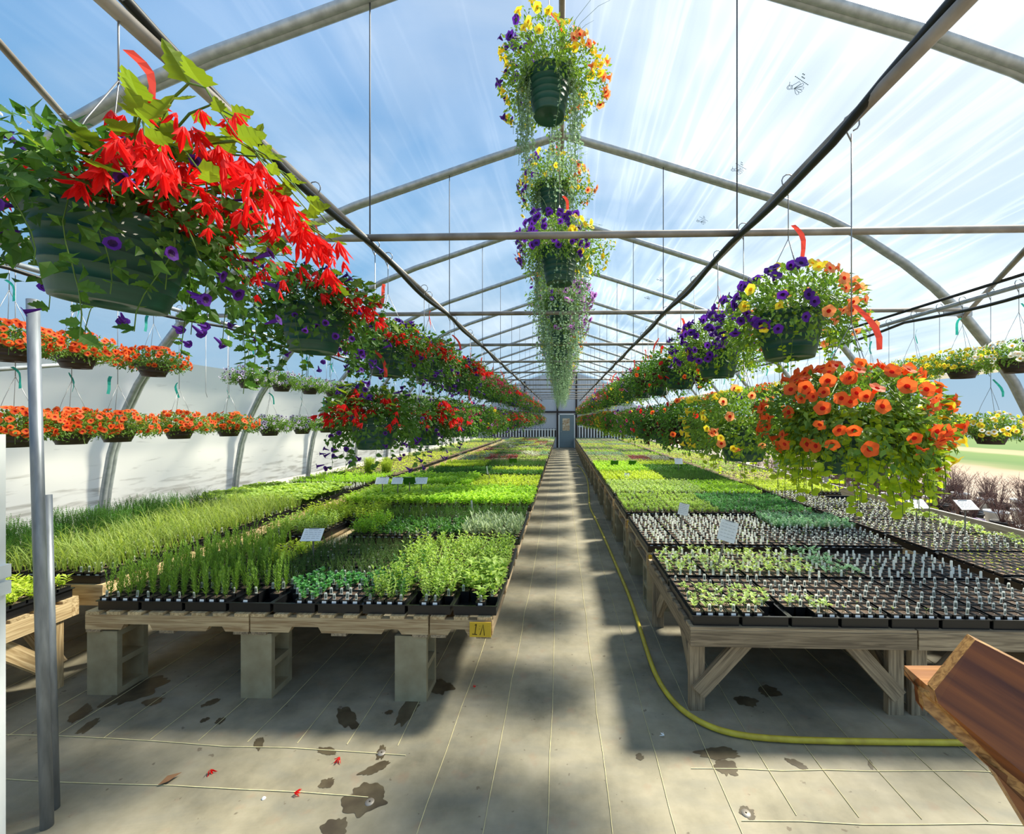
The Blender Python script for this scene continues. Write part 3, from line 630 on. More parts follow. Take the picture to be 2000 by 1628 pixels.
LMY = [2.44 + 1.39 * k for k in range(15)]
for i, y in enumerate(LMY):
    for j, (xa, xb, nm) in enumerate(((-2.89, -1.875, 'wall-side'), (-1.865, -.79, 'middle'), (-.78, -.41, 'narrow aisle-side'))):
        p = pallet(xa, y, xb - xa, 1.22, 'raw pine %s pallet, %s pallet row of the left bench' % (nm, ORD[i]))
    for j, (bx, nm) in enumerate(((-2.8, 'wall-side'), (-1.84, 'middle'), (-.9, 'aisle-side'))):
        cblock(bx, y + .11, 'upright concrete block, %s, under the front of left bench row %s' % (nm, ORD[i]))
        if i < 12: cblock(bx, y + 1.08, 'upright concrete block, %s, under the back of left bench row %s' % (nm, ORD[i]))
RMY = [3.66 + 1.23 * k for k in range(17)]
for i, y in enumerate(RMY):
    for j, (xa, xb, nm) in enumerate(((.74, 1.82, 'aisle-side'), (1.83, 2.9, 'wall-side'))):
        pallet(xa, y, xb - xa, 1.08, 'raw pine %s pallet, %s pallet row of the right bench' % (nm, ORD[i]))
    for j, (bx, nm) in enumerate(((.84, 'aisle-side'), (1.85, 'middle'), (2.75, 'wall-side'))):
        cblock(bx, y + .11, 'upright concrete block, %s, under the front of right bench row %s' % (nm, ORD[i]))
        if i < 12: cblock(bx, y + .95, 'upright concrete block, %s, under the back of right bench row %s' % (nm, ORD[i]))
# yellow number cards
def numcard(x, y, z, w, h, marks, label):
    r = thing('number_card', label, 'sign', (x, y, z))
    mb = MB(); mb.box((0, 0, 0), (w, .004, h)); mb.build('card', M['yellow_paint'], r)
    mb = MB()
    for P in marks: mb.tube([(a * w / 2, -.003, b * h / 2) for a, b in P], .0022, 4)
    mb.build('marker_writing', M['ink'], r)
dots = [[(-.06, .5), (-.03, .5)], [(-.1, .12), (-.07, .12)]]
numcard(-.475, 2.415, .455, .125, .085, [[(-.5, .62), (-.36, .78), (-.5, -.62)], [(-.75, -.6), (-.3, -.66)], dots[0], dots[1], [(-.02, -.7), (.28, .72), (.38, -.75)]], 'yellow number card reading 1:A on the aisle corner of the left bench')
numcard(.8, 3.64, .46, .1, .09, [[(-.6, .6), (-.6, -.6)], [(-.75, -.6), (-.4, -.6)], [(-.05, .5), (-.25, .3), (-.25, -.4), (0, -.55), (.1, -.1), (-.1, -.1)], [(.6, .5), (.35, .35), (.3, -.4), (.6, -.5), (.62, 0), (.45, 0)]], 'yellow number card on the first pallet row of the right bench')
numcard(.8, 4.87, .46, .09, .085, [[(-.2, .6), (-.4, 0), (-.1, -.6)], [(.1, .5), (.4, .4)]], 'small yellow number card on the second pallet row of the right bench')
numcard(-.475, 5.195, .455, .09, .08, [[(-.3, .6), (-.3, -.6)], [(.1, .5), (.4, -.4)]], 'small yellow number card on the third pallet row of the left bench')

def lumber_table(x0, x1, y0, y1, ztop, label, braces=True, mats=('grey_x', 'grey_y', 'grey_z'), slats=True, legs=True, rh=.09):
    r = thing('lumber_table', label, 'table', ((x0 + x1) / 2, (y0 + y1) / 2, 0))
    cx, cy = (x0 + x1) / 2, (y0 + y1) / 2; w, d = x1 - x0, y1 - y0; t = .038
    def add(name, a, b, ww, hh, m, up=(0, 0, 1)):
        # mesh runs along its own y so the grain follows
        a = Vector(a); b = Vector(b); ln = (b - a).length; q = MB(); q.box((0, 0, 0), (ww, ln, hh)); o = q.build(name, M[m], r)
        yv = (b - a).normalized(); xv = yv.cross(Vector(up)).normalized(); zv = xv.cross(yv)
        o.matrix_local = Matrix(((xv.x, yv.x, zv.x, (a.x + b.x) / 2), (xv.y, yv.y, zv.y, (a.y + b.y) / 2), (xv.z, yv.z, zv.z, (a.z + b.z) / 2), (0, 0, 0, 1)))
    zr = ztop - .018 - rh / 2; gy_ = mats[1]
    for s_ in (-1, 1):
        add('rail', (-w / 2, s_ * (d / 2 - t / 2), zr), (w / 2, s_ * (d / 2 - t / 2), zr), t, rh, gy_)
        add('rail', (s_ * (w / 2 - t / 2), -d / 2 + t + .001, zr), (s_ * (w / 2 - t / 2), d / 2 - t - .001, zr), t, rh, gy_)
        for q in (-1, 1):
            lx, ly = s_ * (w / 2 - t / 2 - .04), q * (d / 2 - t - .05)
            add('leg', (lx, ly, 0), (lx, ly, ztop - .019), .085, t, gy_, up=(0, 1, 0))
            if braces:
                add('brace', (lx, q * (d / 2 - t * 1.5 - .002), .12), (lx - s_ * .3, q * (d / 2 - t * 1.5 - .002), zr), t, .085, gy_)
                add('brace', (s_ * (w / 2 - t * 1.5 - .004), q * (d / 2 - .1), .12), (s_ * (w / 2 - t * 1.5 - .004), q * (d / 2 - .42), zr), t, .085, gy_)
    n = int(d / .12)
    if slats:
        for i in range(n): add('slat', (-w / 2, -d / 2 + .045 + i * (d - .09) / (n - 1), ztop - .009), (w / 2, -d / 2 + .045 + i * (d - .09) / (n - 1), ztop - .009), .085, .018, gy_)
    return r
lumber_table(.72, 1.955, 2.36, 3.5, .515, 'weathered lumber table with diagonal braces at the front of the aisle')
lumber_table(1.965, 3.05, 2.36, 3.5, .515, 'weathered lumber table behind the brown stained stand')
# wall benches
WLB = [(-4.55, -3.1, 2.72 + 2.5 * k, 2.72 + 2.5 * k + 2.46) for k in range(8)]
WRB = [(3.1, 4.26, 1.9 + 2.5 * k, 1.9 + 2.5 * k + 2.46) for k in range(9)]
for i, b in enumerate(WLB): lumber_table(*b, .56, 'pale pine bench along the left wall, %s from the front' % ORD[i], braces=False, mats=('pine_x', 'pine_y', 'pine_z'), rh=.12)
for i, b in enumerate(WRB): lumber_table(*b, .5, 'pale pine bench along the right wall, %s from the front' % ORD[i], braces=False, mats=('pine_x', 'pine_y', 'pine_z'), rh=.11)
nt_ = lumber_table(-4.5, -3.12, .9, 2.6, .54, 'pale pine braced table at the front of the left wall', mats=('pine_x', 'pine_y', 'pine_z'), rh=.1)

# ================================================================== TRAYS & SMALL PLANTS
def gen(rng, stems, h, spread, nodes, ll, lt=LF, ang=.6, mat=0, stemr=.0012, pair=2, lean=.25, top=True, hj=.2, start=.25, root=.012):
    mb = MB(); Ps = []; Ds = []; Us = []; S = []
    for s_ in range(stems):
        a = rng.uniform(0, 2 * PI); r = rng.uniform(0, root); le = rng.uniform(.2, 1) * lean; hh = h * rng.uniform(1 - hj, 1 + hj)
        b = np.array((r * math.cos(a), r * math.sin(a), 0)); tdir = np.array((math.cos(a) * le + rng.uniform(-.08, .08), math.sin(a) * le + rng.uniform(-.08, .08), 1.)); tip = b + tdir * hh + np.array((math.cos(a), math.sin(a), 0)) * spread * rng.random()
        mb.tube([b, (b + tip) / 2 + np.array((0, 0, .0)), tip], [stemr * 1.3, stemr, stemr * .6], 3, mat + 1, caps=False)
        for k in range(nodes):
            f = start + (1 - start) * k / max(1, nodes - 1); p = b + (tip - b) * f; az = rng.uniform(0, 2 * PI)
            for q in range(pair):
                az2 = az + q * 2 * PI / pair + rng.uniform(-.3, .3); el = ang + rng.uniform(-.25, .25) + (.35 * f if top else 0)
                Ps.append(p); Ds.append((math.cos(az2) * math.cos(el), math.sin(az2) * math.cos(el), math.sin(el))); Us.append((rng.uniform(-.2, .2), rng.uniform(-.2, .2), 1)); S.append(ll * rng.uniform(.7, 1.15) * (1 - .3 * f * (1 if nodes > 6 else 0)))
    mb.scatter(lt, frames(np.array(Ds), np.array(Us), S), np.array(Ps), mat); return mb
def blades(rng, n, l, r, wid=.006, arch=.8, mat=0):
    mb = MB()
    for i in range(n):
        a = rng.uniform(0, 2 * PI); ll = l * rng.uniform(.5, 1.15); b = np.array((r * rng.uniform(-1, 1), r * rng.uniform(-1, 1), 0)); d = np.array((math.cos(a), math.sin(a), 0)); s_ = np.array((-math.sin(a), math.cos(a), 0)) * wid * rng.uniform(.6, 1.2)
        ar = arch * rng.uniform(.3, 1.2); V = []
        for f in (0, .35, .7, 1):
            p = b + d * ll * ar * .6 * f * f + np.array((0, 0, 1)) * ll * (f - .35 * ar * f * f * f); w = s_ * (1 - f * .95) * .5; V += [p - w, p + w]
        mb.add(np.array(V), [(0, 1, 3, 2), (2, 3, 5, 4), (4, 5, 7, 6)], mat)
    return mb
SP = {
 'rosemary': lambda r: gen(r, 4, .16, .012, 15, .03, LQN, .75, pair=3, hj=.25, lean=.12, start=.12),
 'thyme': lambda r: gen(r, 11, .085, .02, 9, .011, LQ, .5, pair=2, lean=.5, start=.2),
 'mint': lambda r: gen(r, 6, .045, .01, 3, .021, LR, .25, pair=3, lean=.4),
 'oregano': lambda r: gen(r, 5, .1, .02, 5, .03, LF, .35, lean=.35, hj=.3),
 'basil': lambda r: gen(r, 3, .085, .01, 4, .052, LW, .3, lean=.3, hj=.3),
 'leafy': lambda r: gen(r, 4, .052, .015, 4, .034, LF, .35, lean=.35),
 'tomato': lambda r: gen(r, 3, .055, .01, 6, .022, LF, .3, pair=3, lean=.25),
 'fine': lambda r: gen(r, 9, .09, .015, 8, .014, LQN, .6, pair=3, lean=.35),
 'sage': lambda r: gen(r, 5, .07, .02, 3, .06, T_leaf(.32, .06, -.05), .7, lean=.4),
 'seedling': lambda r: gen(r, 2, .04, .005, 2, .036, LF, .25, lean=.5, start=.75, stemr=.0015),
 'sprout': lambda r: gen(r, 1, .022, .005, 1, .018, LF, .3, lean=.3, start=1),
 'tall': lambda r: gen(r, 5, .16, .02, 6, .036, LF, .35, lean=.3, hj=.25),
 'grass': lambda r: blades(r, 12, .28, .035, .008, 1.3),
 'dill': lambda r: gen(r, 10, .2, .02, 12, .022, LQN, .5, pair=3, lean=.25),
 'strawb': lambda r: gen(r, 7, .08, .03, 1, .05, LR, .2, pair=3, lean=.6, start=1),
}
PV = {}
def plant_mb(sp, v):
    if (sp, v) not in PV: PV[(sp, v)] = SP[sp](random.Random(hash_(sp) + v * 17))
    return PV[(sp, v)]
def hash_(s_): return sum(ord(c) * (i + 3) for i, c in enumerate(s_))
PM = {}
def plant_mesh(sp, v):
    if (sp, v) not in PM: PM[(sp, v)] = plant_mb(sp, v).mesh(sp, [L['deep'], M['stem']])
    return PM[(sp, v)]
TW, TD, NX, NY = .268, .54, 4, 7
PXS = [(-1.5 + i) * .0645 for i in range(NX)]; PYS = [(-3 + i) * .0745 for i in range(NY)]
mb = MB()     # tray shell
t_ = .003; h_ = .055
for s_ in (-1, 1):
    mb.box((s_ * (TW / 2 - .008), 0, h_ / 2), (t_, TD - .016, h_)); mb.box((0, s_ * (TD / 2 - .008), h_ / 2), (TW - .016, t_, h_))
    mb.box((s_ * (TW / 2 - .004), 0, h_), (.012, TD, .005)); mb.box((0, s_ * (TD / 2 - .004), h_), (TW - .014, .012, .005))
mb.box((0, 0, .002), (TW - .018, TD - .018, .004))
tray_me = mb.mesh('tray_shell', [M['black']])
def pot_mb(w=.058, h=.07, wy=.066):
    m = MB(); a, b = w / 2, wy / 2; c, d = a * .78, b * .78
    V = [(-c, -d, 0), (c, -d, 0), (c, d, 0), (-c, d, 0), (-a, -b, h), (a, -b, h), (a, b, h), (-a, b, h), (-a * .9, -b * .9, h), (a * .9, -b * .9, h), (a * .9, b * .9, h), (-a * .9, b * .9, h), (-a * .88, -b * .88, h - .006), (a * .88, -b * .88, h - .006), (a * .88, b * .88, h - .006), (-a * .88, b * .88, h - .006)]
    Fq = [(0, 3, 2, 1), (0, 1, 5, 4), (1, 2, 6, 5), (2, 3, 7, 6), (3, 0, 4, 7), (4, 5, 9, 8), (5, 6, 10, 9), (6, 7, 11, 10), (7, 4, 8, 11), (8, 9, 13, 12), (9, 10, 14, 13), (10, 11, 15, 14), (11, 8, 12, 15)]
    m.add(V, Fq, 0); m.add(V[12:], [(0, 1, 2, 3)], 1); return m
pot_m = pot_mb(); potme = pot_m.mesh('pot', [M['black'], M['soil']])
mb = MB()
for x in PXS:
    for y in PYS: mb.merge(pot_m, (x, y, .006))
pots_me = mb.mesh('pots', [M['black'], M['soil']])
def tag_mb(h=.05, w=.016):
    m = MB(); m.prism([(-w / 2, 0), (w / 2, 0), (w / 2, h * .9), (w * .3, h), (-w * .3, h), (-w / 2, h * .9)], -.0006, .0006, 0)
    m.box((0, -.0012, h * .55), (w * .74, .0008, h * .5), 1); return m
tag_m = tag_mb(); tagme = tag_m.mesh('plant_tag', [M['tag'], M['tag_pic']])
tag_w = tag_mb(.058, .02).mesh('plant_tag', [M['tag'], M['tag']])
pl_m = MB(); pl_m.box((0, 0, 0), (.026, .0012, .014)); plabel = pl_m.mesh('price_label', [M['white']])
TG = {}
def tags_mesh(dens, v, blank=False):
    k = (dens, v, blank)
    if k not in TG:
        r_ = random.Random(v * 7 + int(dens * 10)); m = MB()
        for x in PXS:
            for y in PYS:
                if r_.random() < dens: m.merge(tag_m, (x + r_.uniform(-.015, .015), y - .015, .066), r_.uniform(-.35, .35), r_.uniform(.8, 1.1))
        if not m.V: m.merge(tag_m, (PXS[0], PYS[0], .066))
        for x in PXS: m.merge_label = None; m.box((x, PYS[0] - .034, .055), (.024, .0012, .012), 2)
        TG[k] = m.mesh('plant_tags', [M['tag'], M['tag'] if blank else M['tag_pic'], M['white']])
    return TG[k]
TF = {}
def tray_foliage(sp, v, fill=1.):
    k = (sp, v, fill)
    if k not in TF:
        r_ = random.Random(v * 31 + 5); m = MB()
        for x in PXS:
            for y in PYS:
                if r_.random() < fill: m.merge(plant_mb(sp, r_.randrange(3)), (x + r_.uniform(-.008, .008), y + r_.uniform(-.008, .008), .068), r_.uniform(0, 6.28), r_.uniform(.8, 1.2))
        if not m.V: m.merge(plant_mb(sp, 0), (0, 0, .068))
        TF[k] = m.mesh('foliage', [L['deep'], M['stem']])
    return TF[k]
NICE = {'rosemary': 'rosemary', 'thyme': 'fine thyme', 'mint': 'round-leaved mint', 'oregano': 'oregano', 'basil': 'broad basil', 'leafy': 'leafy seedlings', 'tomato': 'tomato seedlings', 'fine': 'feathery herbs', 'sage': 'grey sage', 'seedling': 'young seedlings', 'sprout': 'tiny sprouts', 'tall': 'tall herbs', 'grass': 'tall grass', 'dill': 'dill', 'strawb': 'strawberry plants'}
HUE = {'rosemary': 'green', 'thyme': 'dull green', 'mint': 'bright green', 'oregano': 'olive green', 'basil': 'light green', 'fresh': 'fresh green', 'deep': 'deep green', 'yellowgreen': 'yellow-green', 'sage': 'silvery', 'bluegreen': 'bluish green', 'red': 'reddish', 'pale': 'pale', 'seedling': 'pale green', 'grass': 'green', 'dill': 'dark green'}
ntray = [0]
def tray(x, y, z, sp, colr, dens, fill, where, rz=0., blank=False):
    v = ntray[0] % 3; ntray[0] += 1
    lab = 'black tray of %s %s, %s' % (HUE[colr], NICE[sp], where)
    if len(lab.split()) > 16: lab = 'tray of %s, %s' % (NICE[sp].replace('young ', '').replace('tiny ', '').replace('leafy ', ''), where)
    r = thing('plant_tray', lab, 'tray', (x, y, z), (0, 0, rz), 'plant trays on the benches')
    put(tray_me, 'tray_shell', r); kind(put(pots_me, 'pots', r), 'stuff')
    if sp: kind(put(tray_foliage(sp, v, fill), 'foliage', r, mats=[L[colr]]), 'stuff')
    if dens > 0: kind(put(tags_mesh(dens, v, blank), 'plant_tags', r), 'stuff')
    return r
rt = random.Random(11)
tally = {}
def single_pots(tx, ty, z, sp, colr, skip, whr, tagp, lab, grp, nm='potted_herb', seed=0):
    """empty tray + individual pots"""
    r_ = random.Random(seed)
    r = thing('plant_tray', 'black tray of single pots, %s' % whr, 'tray', (tx, ty, z), group='plant trays on the benches'); put(tray_me, 'tray_shell', r)
    for i, x in enumerate(PXS):
        for j, y in enumerate(PYS):
            if (i, j) in skip: continue
            s2 = sp(i, j) if callable(sp) else (sp, colr)
            hasplant = s2[0] is not None
            nice = NICE[s2[0]] if hasplant else 'bare soil'
            p = thing(nm, lab % (nice, whr.split(' in the')[0].split(' at the')[0]), 'potted plant', (tx + x, ty + y, z + .006), group=grp % (nice, whr.split(' in the')[0].split(' at the')[0]))
            put(potme, 'pot', p)
            if hasplant: kind(put(plant_mesh(s2[0], r_.randrange(4)), 'foliage', p, (0, 0, .062), (0, 0, r_.uniform(0, 6.28)), r_.uniform(.85, 1.2), mats=[L[s2[1]]]), 'stuff')
            if r_.random() < tagp: put(tagme, 'plant_tag', p, (r_.uniform(-.012, .012), -.018, .058), (r_.uniform(-.15, .1), 0, r_.uniform(-.3, .3)), r_.uniform(.85, 1.1))
            if j == 0: put(plabel, 'price_label', p, (r_.uniform(-.004, .004), -.0325, .056), (-.12, 0, 0))
            elif r_.random() < .12: put(plabel, 'price_label', p, (0, -.0325, .056), (-.12, 0, 0))
# ---- left bench front tray row: individual pots
ZL = .39 + .126
x0 = -2.84 + TW / 2
lsp = [('rosemary', 'rosemary'), ('rosemary', 'rosemary'), ('rosemary', 'rosemary'), ('thyme', 'rosemary'), ('mint', 'mint'), ('mint', 'mint'), ('oregano', 'oregano'), ('oregano', 'oregano'), ('basil', 'oregano')]
for k in range(9):
    sp, c = lsp[k]; skip = set()
    if k == 3: skip = {(0, 0), (3, 0), (0, 1), (2, 1), (2, 0), (0, 2)}
    if k == 4: skip = {(0, 0), (1, 0), (0, 1)}
    if k == 7: skip = {(0, 0), (3, 0), (0, 1)}
    if k == 8: skip = {(0, 0), (2, 1), (3, 0), (0, 1), (1, 1), (1, 0)}
    fn = (lambda i, j, sp=sp, c=c: (sp, c))
    if k == 3: fn = lambda i, j: ('rosemary', 'rosemary') if j < 3 else ('thyme', 'thyme')
    if k in (4, 5): fn = lambda i, j: ('mint', 'mint') if j < 5 else ('thyme', 'thyme')
    if k == 5: fn = lambda i, j: (('mint', 'mint') if i < 2 and j > 1 else ((None, None) if j < 3 else ('mint', 'mint'))) if j < 5 else ('thyme', 'thyme')
    if k == 6: fn = lambda i, j: ('oregano', 'deep') if (i + j) % 3 == 0 else ('oregano', 'oregano')
    single_pots(x0 + k * .2735, LMY[0] + .285, ZL, fn, None, skip, '%s from the wall in the left bench front row' % ORD[k], .85 if k > 3 else .35,
                'black pot of %s, left bench front row, %s', 'left front pots of %s in the tray %s', seed=k)
# ---- left bench remaining
def lspec(row, k, r_):   # row index of tray rows (1 = back row of first module)
    f = k / 8.
    if row == 1: return ('rosemary', 'rosemary', .1) if f < .22 else ('leafy', 'yellowgreen', .1) if f < .35 else ('thyme', 'thyme', .1) if f < .7 else ('oregano', 'oregano', .1)
    if row == 2: return ('oregano', 'oregano', .2) if f < .3 else ('oregano', 'fresh', .2) if f < .5 else ('leafy', 'deep', .5) if f < .85 else ('sage', 'sage', .2)
    if row == 3: return ('oregano', 'yellowgreen', .1) if f < .3 else ('fine', 'rosemary', .1) if f < .6 else ('fine', 'deep', .1)
    if row in (4, 5): return ('basil', 'basil', .25) if f < .5 else ('basil', 'fresh', .3)
    if row in (6, 7): return ('basil', 'fresh', .2) if f < .6 else ('leafy', 'yellowgreen', .1)
    if row == 8: return ('leafy', 'deep', .2)
    if row == 9: return ('leafy', 'yellowgreen' if f > .6 else 'deep', .1)
    if row in (10, 11): return ('leafy', 'yellowgreen', .1) if f < .4 else ('fine', 'deep', .1)
    c = ['yellowgreen', 'red', 'deep', 'oregano', 'pale', 'basil', 'bluegreen']
    return (['leafy', 'basil', 'tall'][r_.randrange(3)], c[(row // 2 + int(f * 3) * 2) % 7] if r_.random() < .9 else c[r_.randrange(7)], .1)
FARSPEC = []
for row in range(1, 30):
    mod, bk = divmod(row, 2); y = LMY[mod] + .285 + bk * .56
    for k in range(9):
        x = x0 + k * .2735; sp, c, de = lspec(row, k, rt)
        if row == 2 and k in (2,) : continue
        if row <= 11: tray(x + rt.uniform(-.004, .004), y, ZL, sp, c, de, .93, 'left bench, %s tray row, %s tray from the aisle' % (ORD[row], ORD[8 - k]), rt.uniform(-.01, .01))
        else: FARSPEC.append((0, x, y, ZL, sp, c))
# ---- right bench
ZR1 = .515
xr0 = .735 + TW / 2
def rsp(k):
    def f(i, j):
        if j >= 4 and k > 1: return (None, None)
        if k < 2: return ('seedling', 'seedling') if j < 4 else (None, None)
        if k in (2,): return ('seedling', 'seedling') if j < 2 else (None, None)
        if k in (3, 4): return ('sprout', 'seedling') if (i + j) % 3 == 0 and j < 2 else (None, None)
        return (None, None)
    return f
for k in range(8):
    skip = {(0, 0), (1, 0)} if k == 2 else ({(3, 0), (2, 0), (3, 1)} if k == 1 else set())
    single_pots(xr0 + k * .2735, 2.36 + .285, ZR1, rsp(k), None, skip, '%s from the aisle at the front of the right tables' % ORD[k], .75 if k > 1 else .5,
                'black pot of %s, right table front row, %s', 'right front pots of %s in the tray %s', 'potted_seedling', seed=50 + k)
for k in range(8):   # second row on the tables
    f = k / 7.; sp, c, de, fi, bl = ('seedling', 'seedling', .85, .8, True) if f < .45 else ('seedling', 'bluegreen', .6, .9, True) if f < .65 else ('sprout', 'seedling', .95, .2, True)
    tray(xr0 + k * .2735, 2.36 + .285 + .555, ZR1, sp, c, de, fi, 'right tables, back row, %s tray from the aisle' % ORD[k], blank=bl)
def rspec(row, k, r_):
    f = k / 7.
    if row in (0, 1): return ('sprout', 'seedling', 1., .5, True) if f < .5 or row == 1 and f < .6 else ('leafy', 'bluegreen', .8, .9, True) if row == 1 else ('sprout', 'seedling', .9, .3, False)
    if row in (2, 3): return ('tomato', 'oregano', .25, 1, False) if f < .45 else ('tomato', 'seedling', .5, 1, False) if f < .55 else ('tomato', 'mint', .2, 1, False)
    if row in (4, 5): return ('leafy', 'seedling', .7, 1, True) if f < .7 else ('leafy', 'fresh', .6, 1, True)
    if row in (6, 7): return ('leafy', 'yellowgreen', .2, 1, False) if f < .55 else ('fine', 'deep', 0, 1, False)
    if row in (8, 9): return ('leafy', 'fresh', .1, 1, False) if f < .5 else ('leafy', 'deep', 0, 1, False)
    if row in (12, 13): return ('leafy', 'seedling', .1, 1, False) if f < .5 else ('leafy', 'red' if f < .8 else 'pale', 0, 1, False)
    if row > 26: return ('sprout', 'bluegreen', 1, .5, True)
    return ('leafy', ['fresh', 'yellowgreen', 'bluegreen', 'fresh', 'deep'][(row // 2 + k // 4) % 5], .1, 1, False)
for row in range(0, 34):
    mod, bk = divmod(row, 2); y = RMY[mod] + .275 + bk * .545
    for k in range(8):
        x = xr0 + .01 + k * .2735; sp, c, de, fi, bl = rspec(row, k, rt)
        if row <= 10: tray(x, y, ZL, sp, c, de, fi, 'right bench, %s tray row, %s tray from the aisle' % (ORD[row], ORD[k]), rt.uniform(-.01, .01), bl)
        else: FARSPEC.append((1, x, y, ZL, sp, c))
# ---- left wall bench: grasses near, then mixed
for row in range(0, 34):
    y = 3.0 + row * .56
    for k in range(5):
        x = -3.26 - k * .275
        if row < 4: sp, c, de = ('grass', 'grass' if k < 3 else 'thyme', .6)
        elif row < 6: sp, c, de = ('strawb', 'oregano', .1)
        elif row == 6: sp, c, de = ('sprout', 'seedling', 1.)
        elif row < 10: sp, c, de = ('tomato', 'fresh', .4)
        elif row < 11: sp, c, de = ('fine', 'yellowgreen', .1)
        elif row < 15: sp, c, de = ('leafy', 'yellowgreen', .9)
        else: sp, c, de = ('leafy', ['deep', 'fresh', 'yellowgreen'][(row // 3) % 3], .2)
        if row < 3 and k >= 3: sp, c = 'dill', 'dill'
        if row < 9: tray(x, y, .56, sp, c, de, 1, 'left wall bench, %s row, %s from the gap' % (ORD[row], ORD[k]), blank=row == 6)
        else: FARSPEC.append((2, x, y, .56, sp, c))
# near left table: yellow lettuce and grass
for row in range(3):
    for k in range(5):
        x = -3.27 - k * .27; y = 1.2 + row * .56
        tray(x, y, .54, 'leafy' if row > 0 and k < 2 else 'grass', 'yellowgreen' if k < 2 else 'grass', .2, 1, 'near table by left wall, %s row, %s from the gap' % (ORD[row], ORD[k]))
# ---- right wall bench
for row in range(0, 38):
    y = 2.2 + row * .56
    for k in range(4):
        x = 3.26 + k * .272
        if row < 1: continue
        if row < 3: sp, c, de, fi = ('sprout', 'yellowgreen', .0, .9)
        elif row < 6: sp, c, de, fi = ('sprout' if k < 3 else 'seedling', 'seedling', .7, .7)
        elif row < 8: sp, c, de, fi = ('sprout', 'yellowgreen', .9, 1)
        elif row < 12: sp, c, de, fi = ('tomato', 'yellowgreen', .2, 1)
        else: sp, c, de, fi = ('tomato', ['yellowgreen', 'fresh'][(row // 4) % 2], .1, 1)
        if row in (7,) and k > 1: continue
        if row < 10: tray(x, y, .5, sp, c, de, fi, 'right wall bench, %s row, %s from the gap' % (ORD[row], ORD[k]))
        else: FARSPEC.append((3, x, y, .5, sp, c))
# far trays as joined stuff, one object per bench
colset = list(L.keys())
for bench, lab in ((0, 'distant trays of mixed seedlings filling the far half of the left bench'), (1, 'distant trays of mixed seedlings filling the far half of the right bench'), (2, 'distant trays of seedlings at the far end of the left wall bench'), (3, 'distant trays of seedlings at the far end of the right wall bench')):
    mb = MB(); r_ = np.random.default_rng(bench)
    for (b, x, y, z, sp, c) in FARSPEC:
        if b != bench: continue
        mi = 2 + colset.index(c); mb.box((x, y, z + .03), (TW - .008, TD - .01, .06), 0); mb.box((x, y, z + .064), (TW - .03, TD - .03, .006), 1)
        n = 90 if y < 14 else 60; hh = {'tall': .13, 'basil': .1, 'sprout': .03}.get(sp, .065); ls = {'sprout': .025, 'basil': .055}.get(sp, .042)
        P = np.stack([x + r_.uniform(-.5, .5, n) * TW * 1.02, y + r_.uniform(-.5, .5, n) * TD * 1.02, z + .068 + hh * r_.uniform(.3, 1, n)], -1)
        a = r_.uniform(0, 2 * PI, n); e = r_.uniform(-.2, .8, n); D = np.stack([np.cos(a) * np.cos(e), np.sin(a) * np.cos(e), np.sin(e)], -1)
        mb.scatter(LF if sp != 'tomato' else LQ, frames(D, np.stack([r_.uniform(-.4, .4, n), r_.uniform(-.4, .4, n), np.ones(n)], -1), ls * r_.uniform(.7, 1.2, n)), P, mi)
    o = mb.build('distant_plant_trays', [M['black'], M['soil']] + [L[c] for c in colset]); tag(o, lab, 'trays'); kind(o, 'stuff')
# extras: tufts on left wall bench and chives over the edge
for i, (x, y, s_) in enumerate(((-3.45, 8.1, 1.), (-3.55, 7.6, 1.15), (-3.3, 7.75, .9))):
    p = thing('potted_fennel', 'bushy lime-green feathery herb on the left wall bench, %s of three' % ORD[i], 'potted plant', (x, y, .56))
    mb = pot_mb(.12, .1, .12); mb.build('pot', [M['black'], M['soil']], p)
    m = MB(); r_ = random.Random(i)
    for q in range(14): m.merge(plant_mb('dill', q % 3), (r_.uniform(-.05, .05), r_.uniform(-.05, .05), .09), q, 1.2 * s_)
    kind(m.build('foliage', [L['yellowgreen'], M['stem']], p), 'stuff')
for i, (x, y) in enumerate(((-.46, 3.25), (-.45, 3.42))):
    p = thing('potted_chives', 'thin chives drooping over the aisle edge of the left bench, %s of two' % ORD[i], 'potted plant', (x, y, ZL + .02))
    pot_mb(.09, .08, .09).build('pot', [M['black'], M['soil']], p); m = blades(random.Random(i), 45, .3, .03, .003, 1.6); kind(m.build('foliage', [L['thyme'], M['stem']], p, (0, 0, .07)), 'stuff')
for i, (px, py, yy) in enumerate(((1755, 945, 5.9),)):
    r = thing('empty_tray', 'empty black tray by the right wall board', 'tray', (4.07, 6.12, .5), (0, 0, 1.57)); put(tray_me, 'tray_shell', r)

# ---- sign cards
def sign(x, y, z0, h, w, hh, tilt, rz, label, dark=False, lean=0.):
    r = thing('plant_sign', label, 'sign', (x, y, z0), (0, lean, 0))
    mb = MB(); mb.box((0, 0, h / 2), (.014, .003, h)); mb.build('stake', M['steel_dull'], r)
    c = bpy.data.objects.new('card', None)
    mb = MB(); mb.box((0, 0, 0), (w, .003, hh), 0); mb.box((0, -.001, hh / 2 - .002), (w * .5, .008, .006), 1)
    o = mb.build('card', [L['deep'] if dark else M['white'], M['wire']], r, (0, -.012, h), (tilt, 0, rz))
    if not dark:
        mb = MB(); r_ = random.Random(int(x * 100))
        for i in range(5):
            xx = -w * .4
            while xx < w * .34:
                ln = r_.uniform(.1, .22) * w; ln = min(ln, w * .4 - xx); mb.tube([(xx, -.003, hh * (.3 - i * .15)), (xx + ln / 2, -.003, hh * (.3 - i * .15) + .002), (xx + ln, -.003, hh * (.3 - i * .15))], .0008, 3); xx += ln + w * .05
        mb.build('handwriting', M['print'], o)
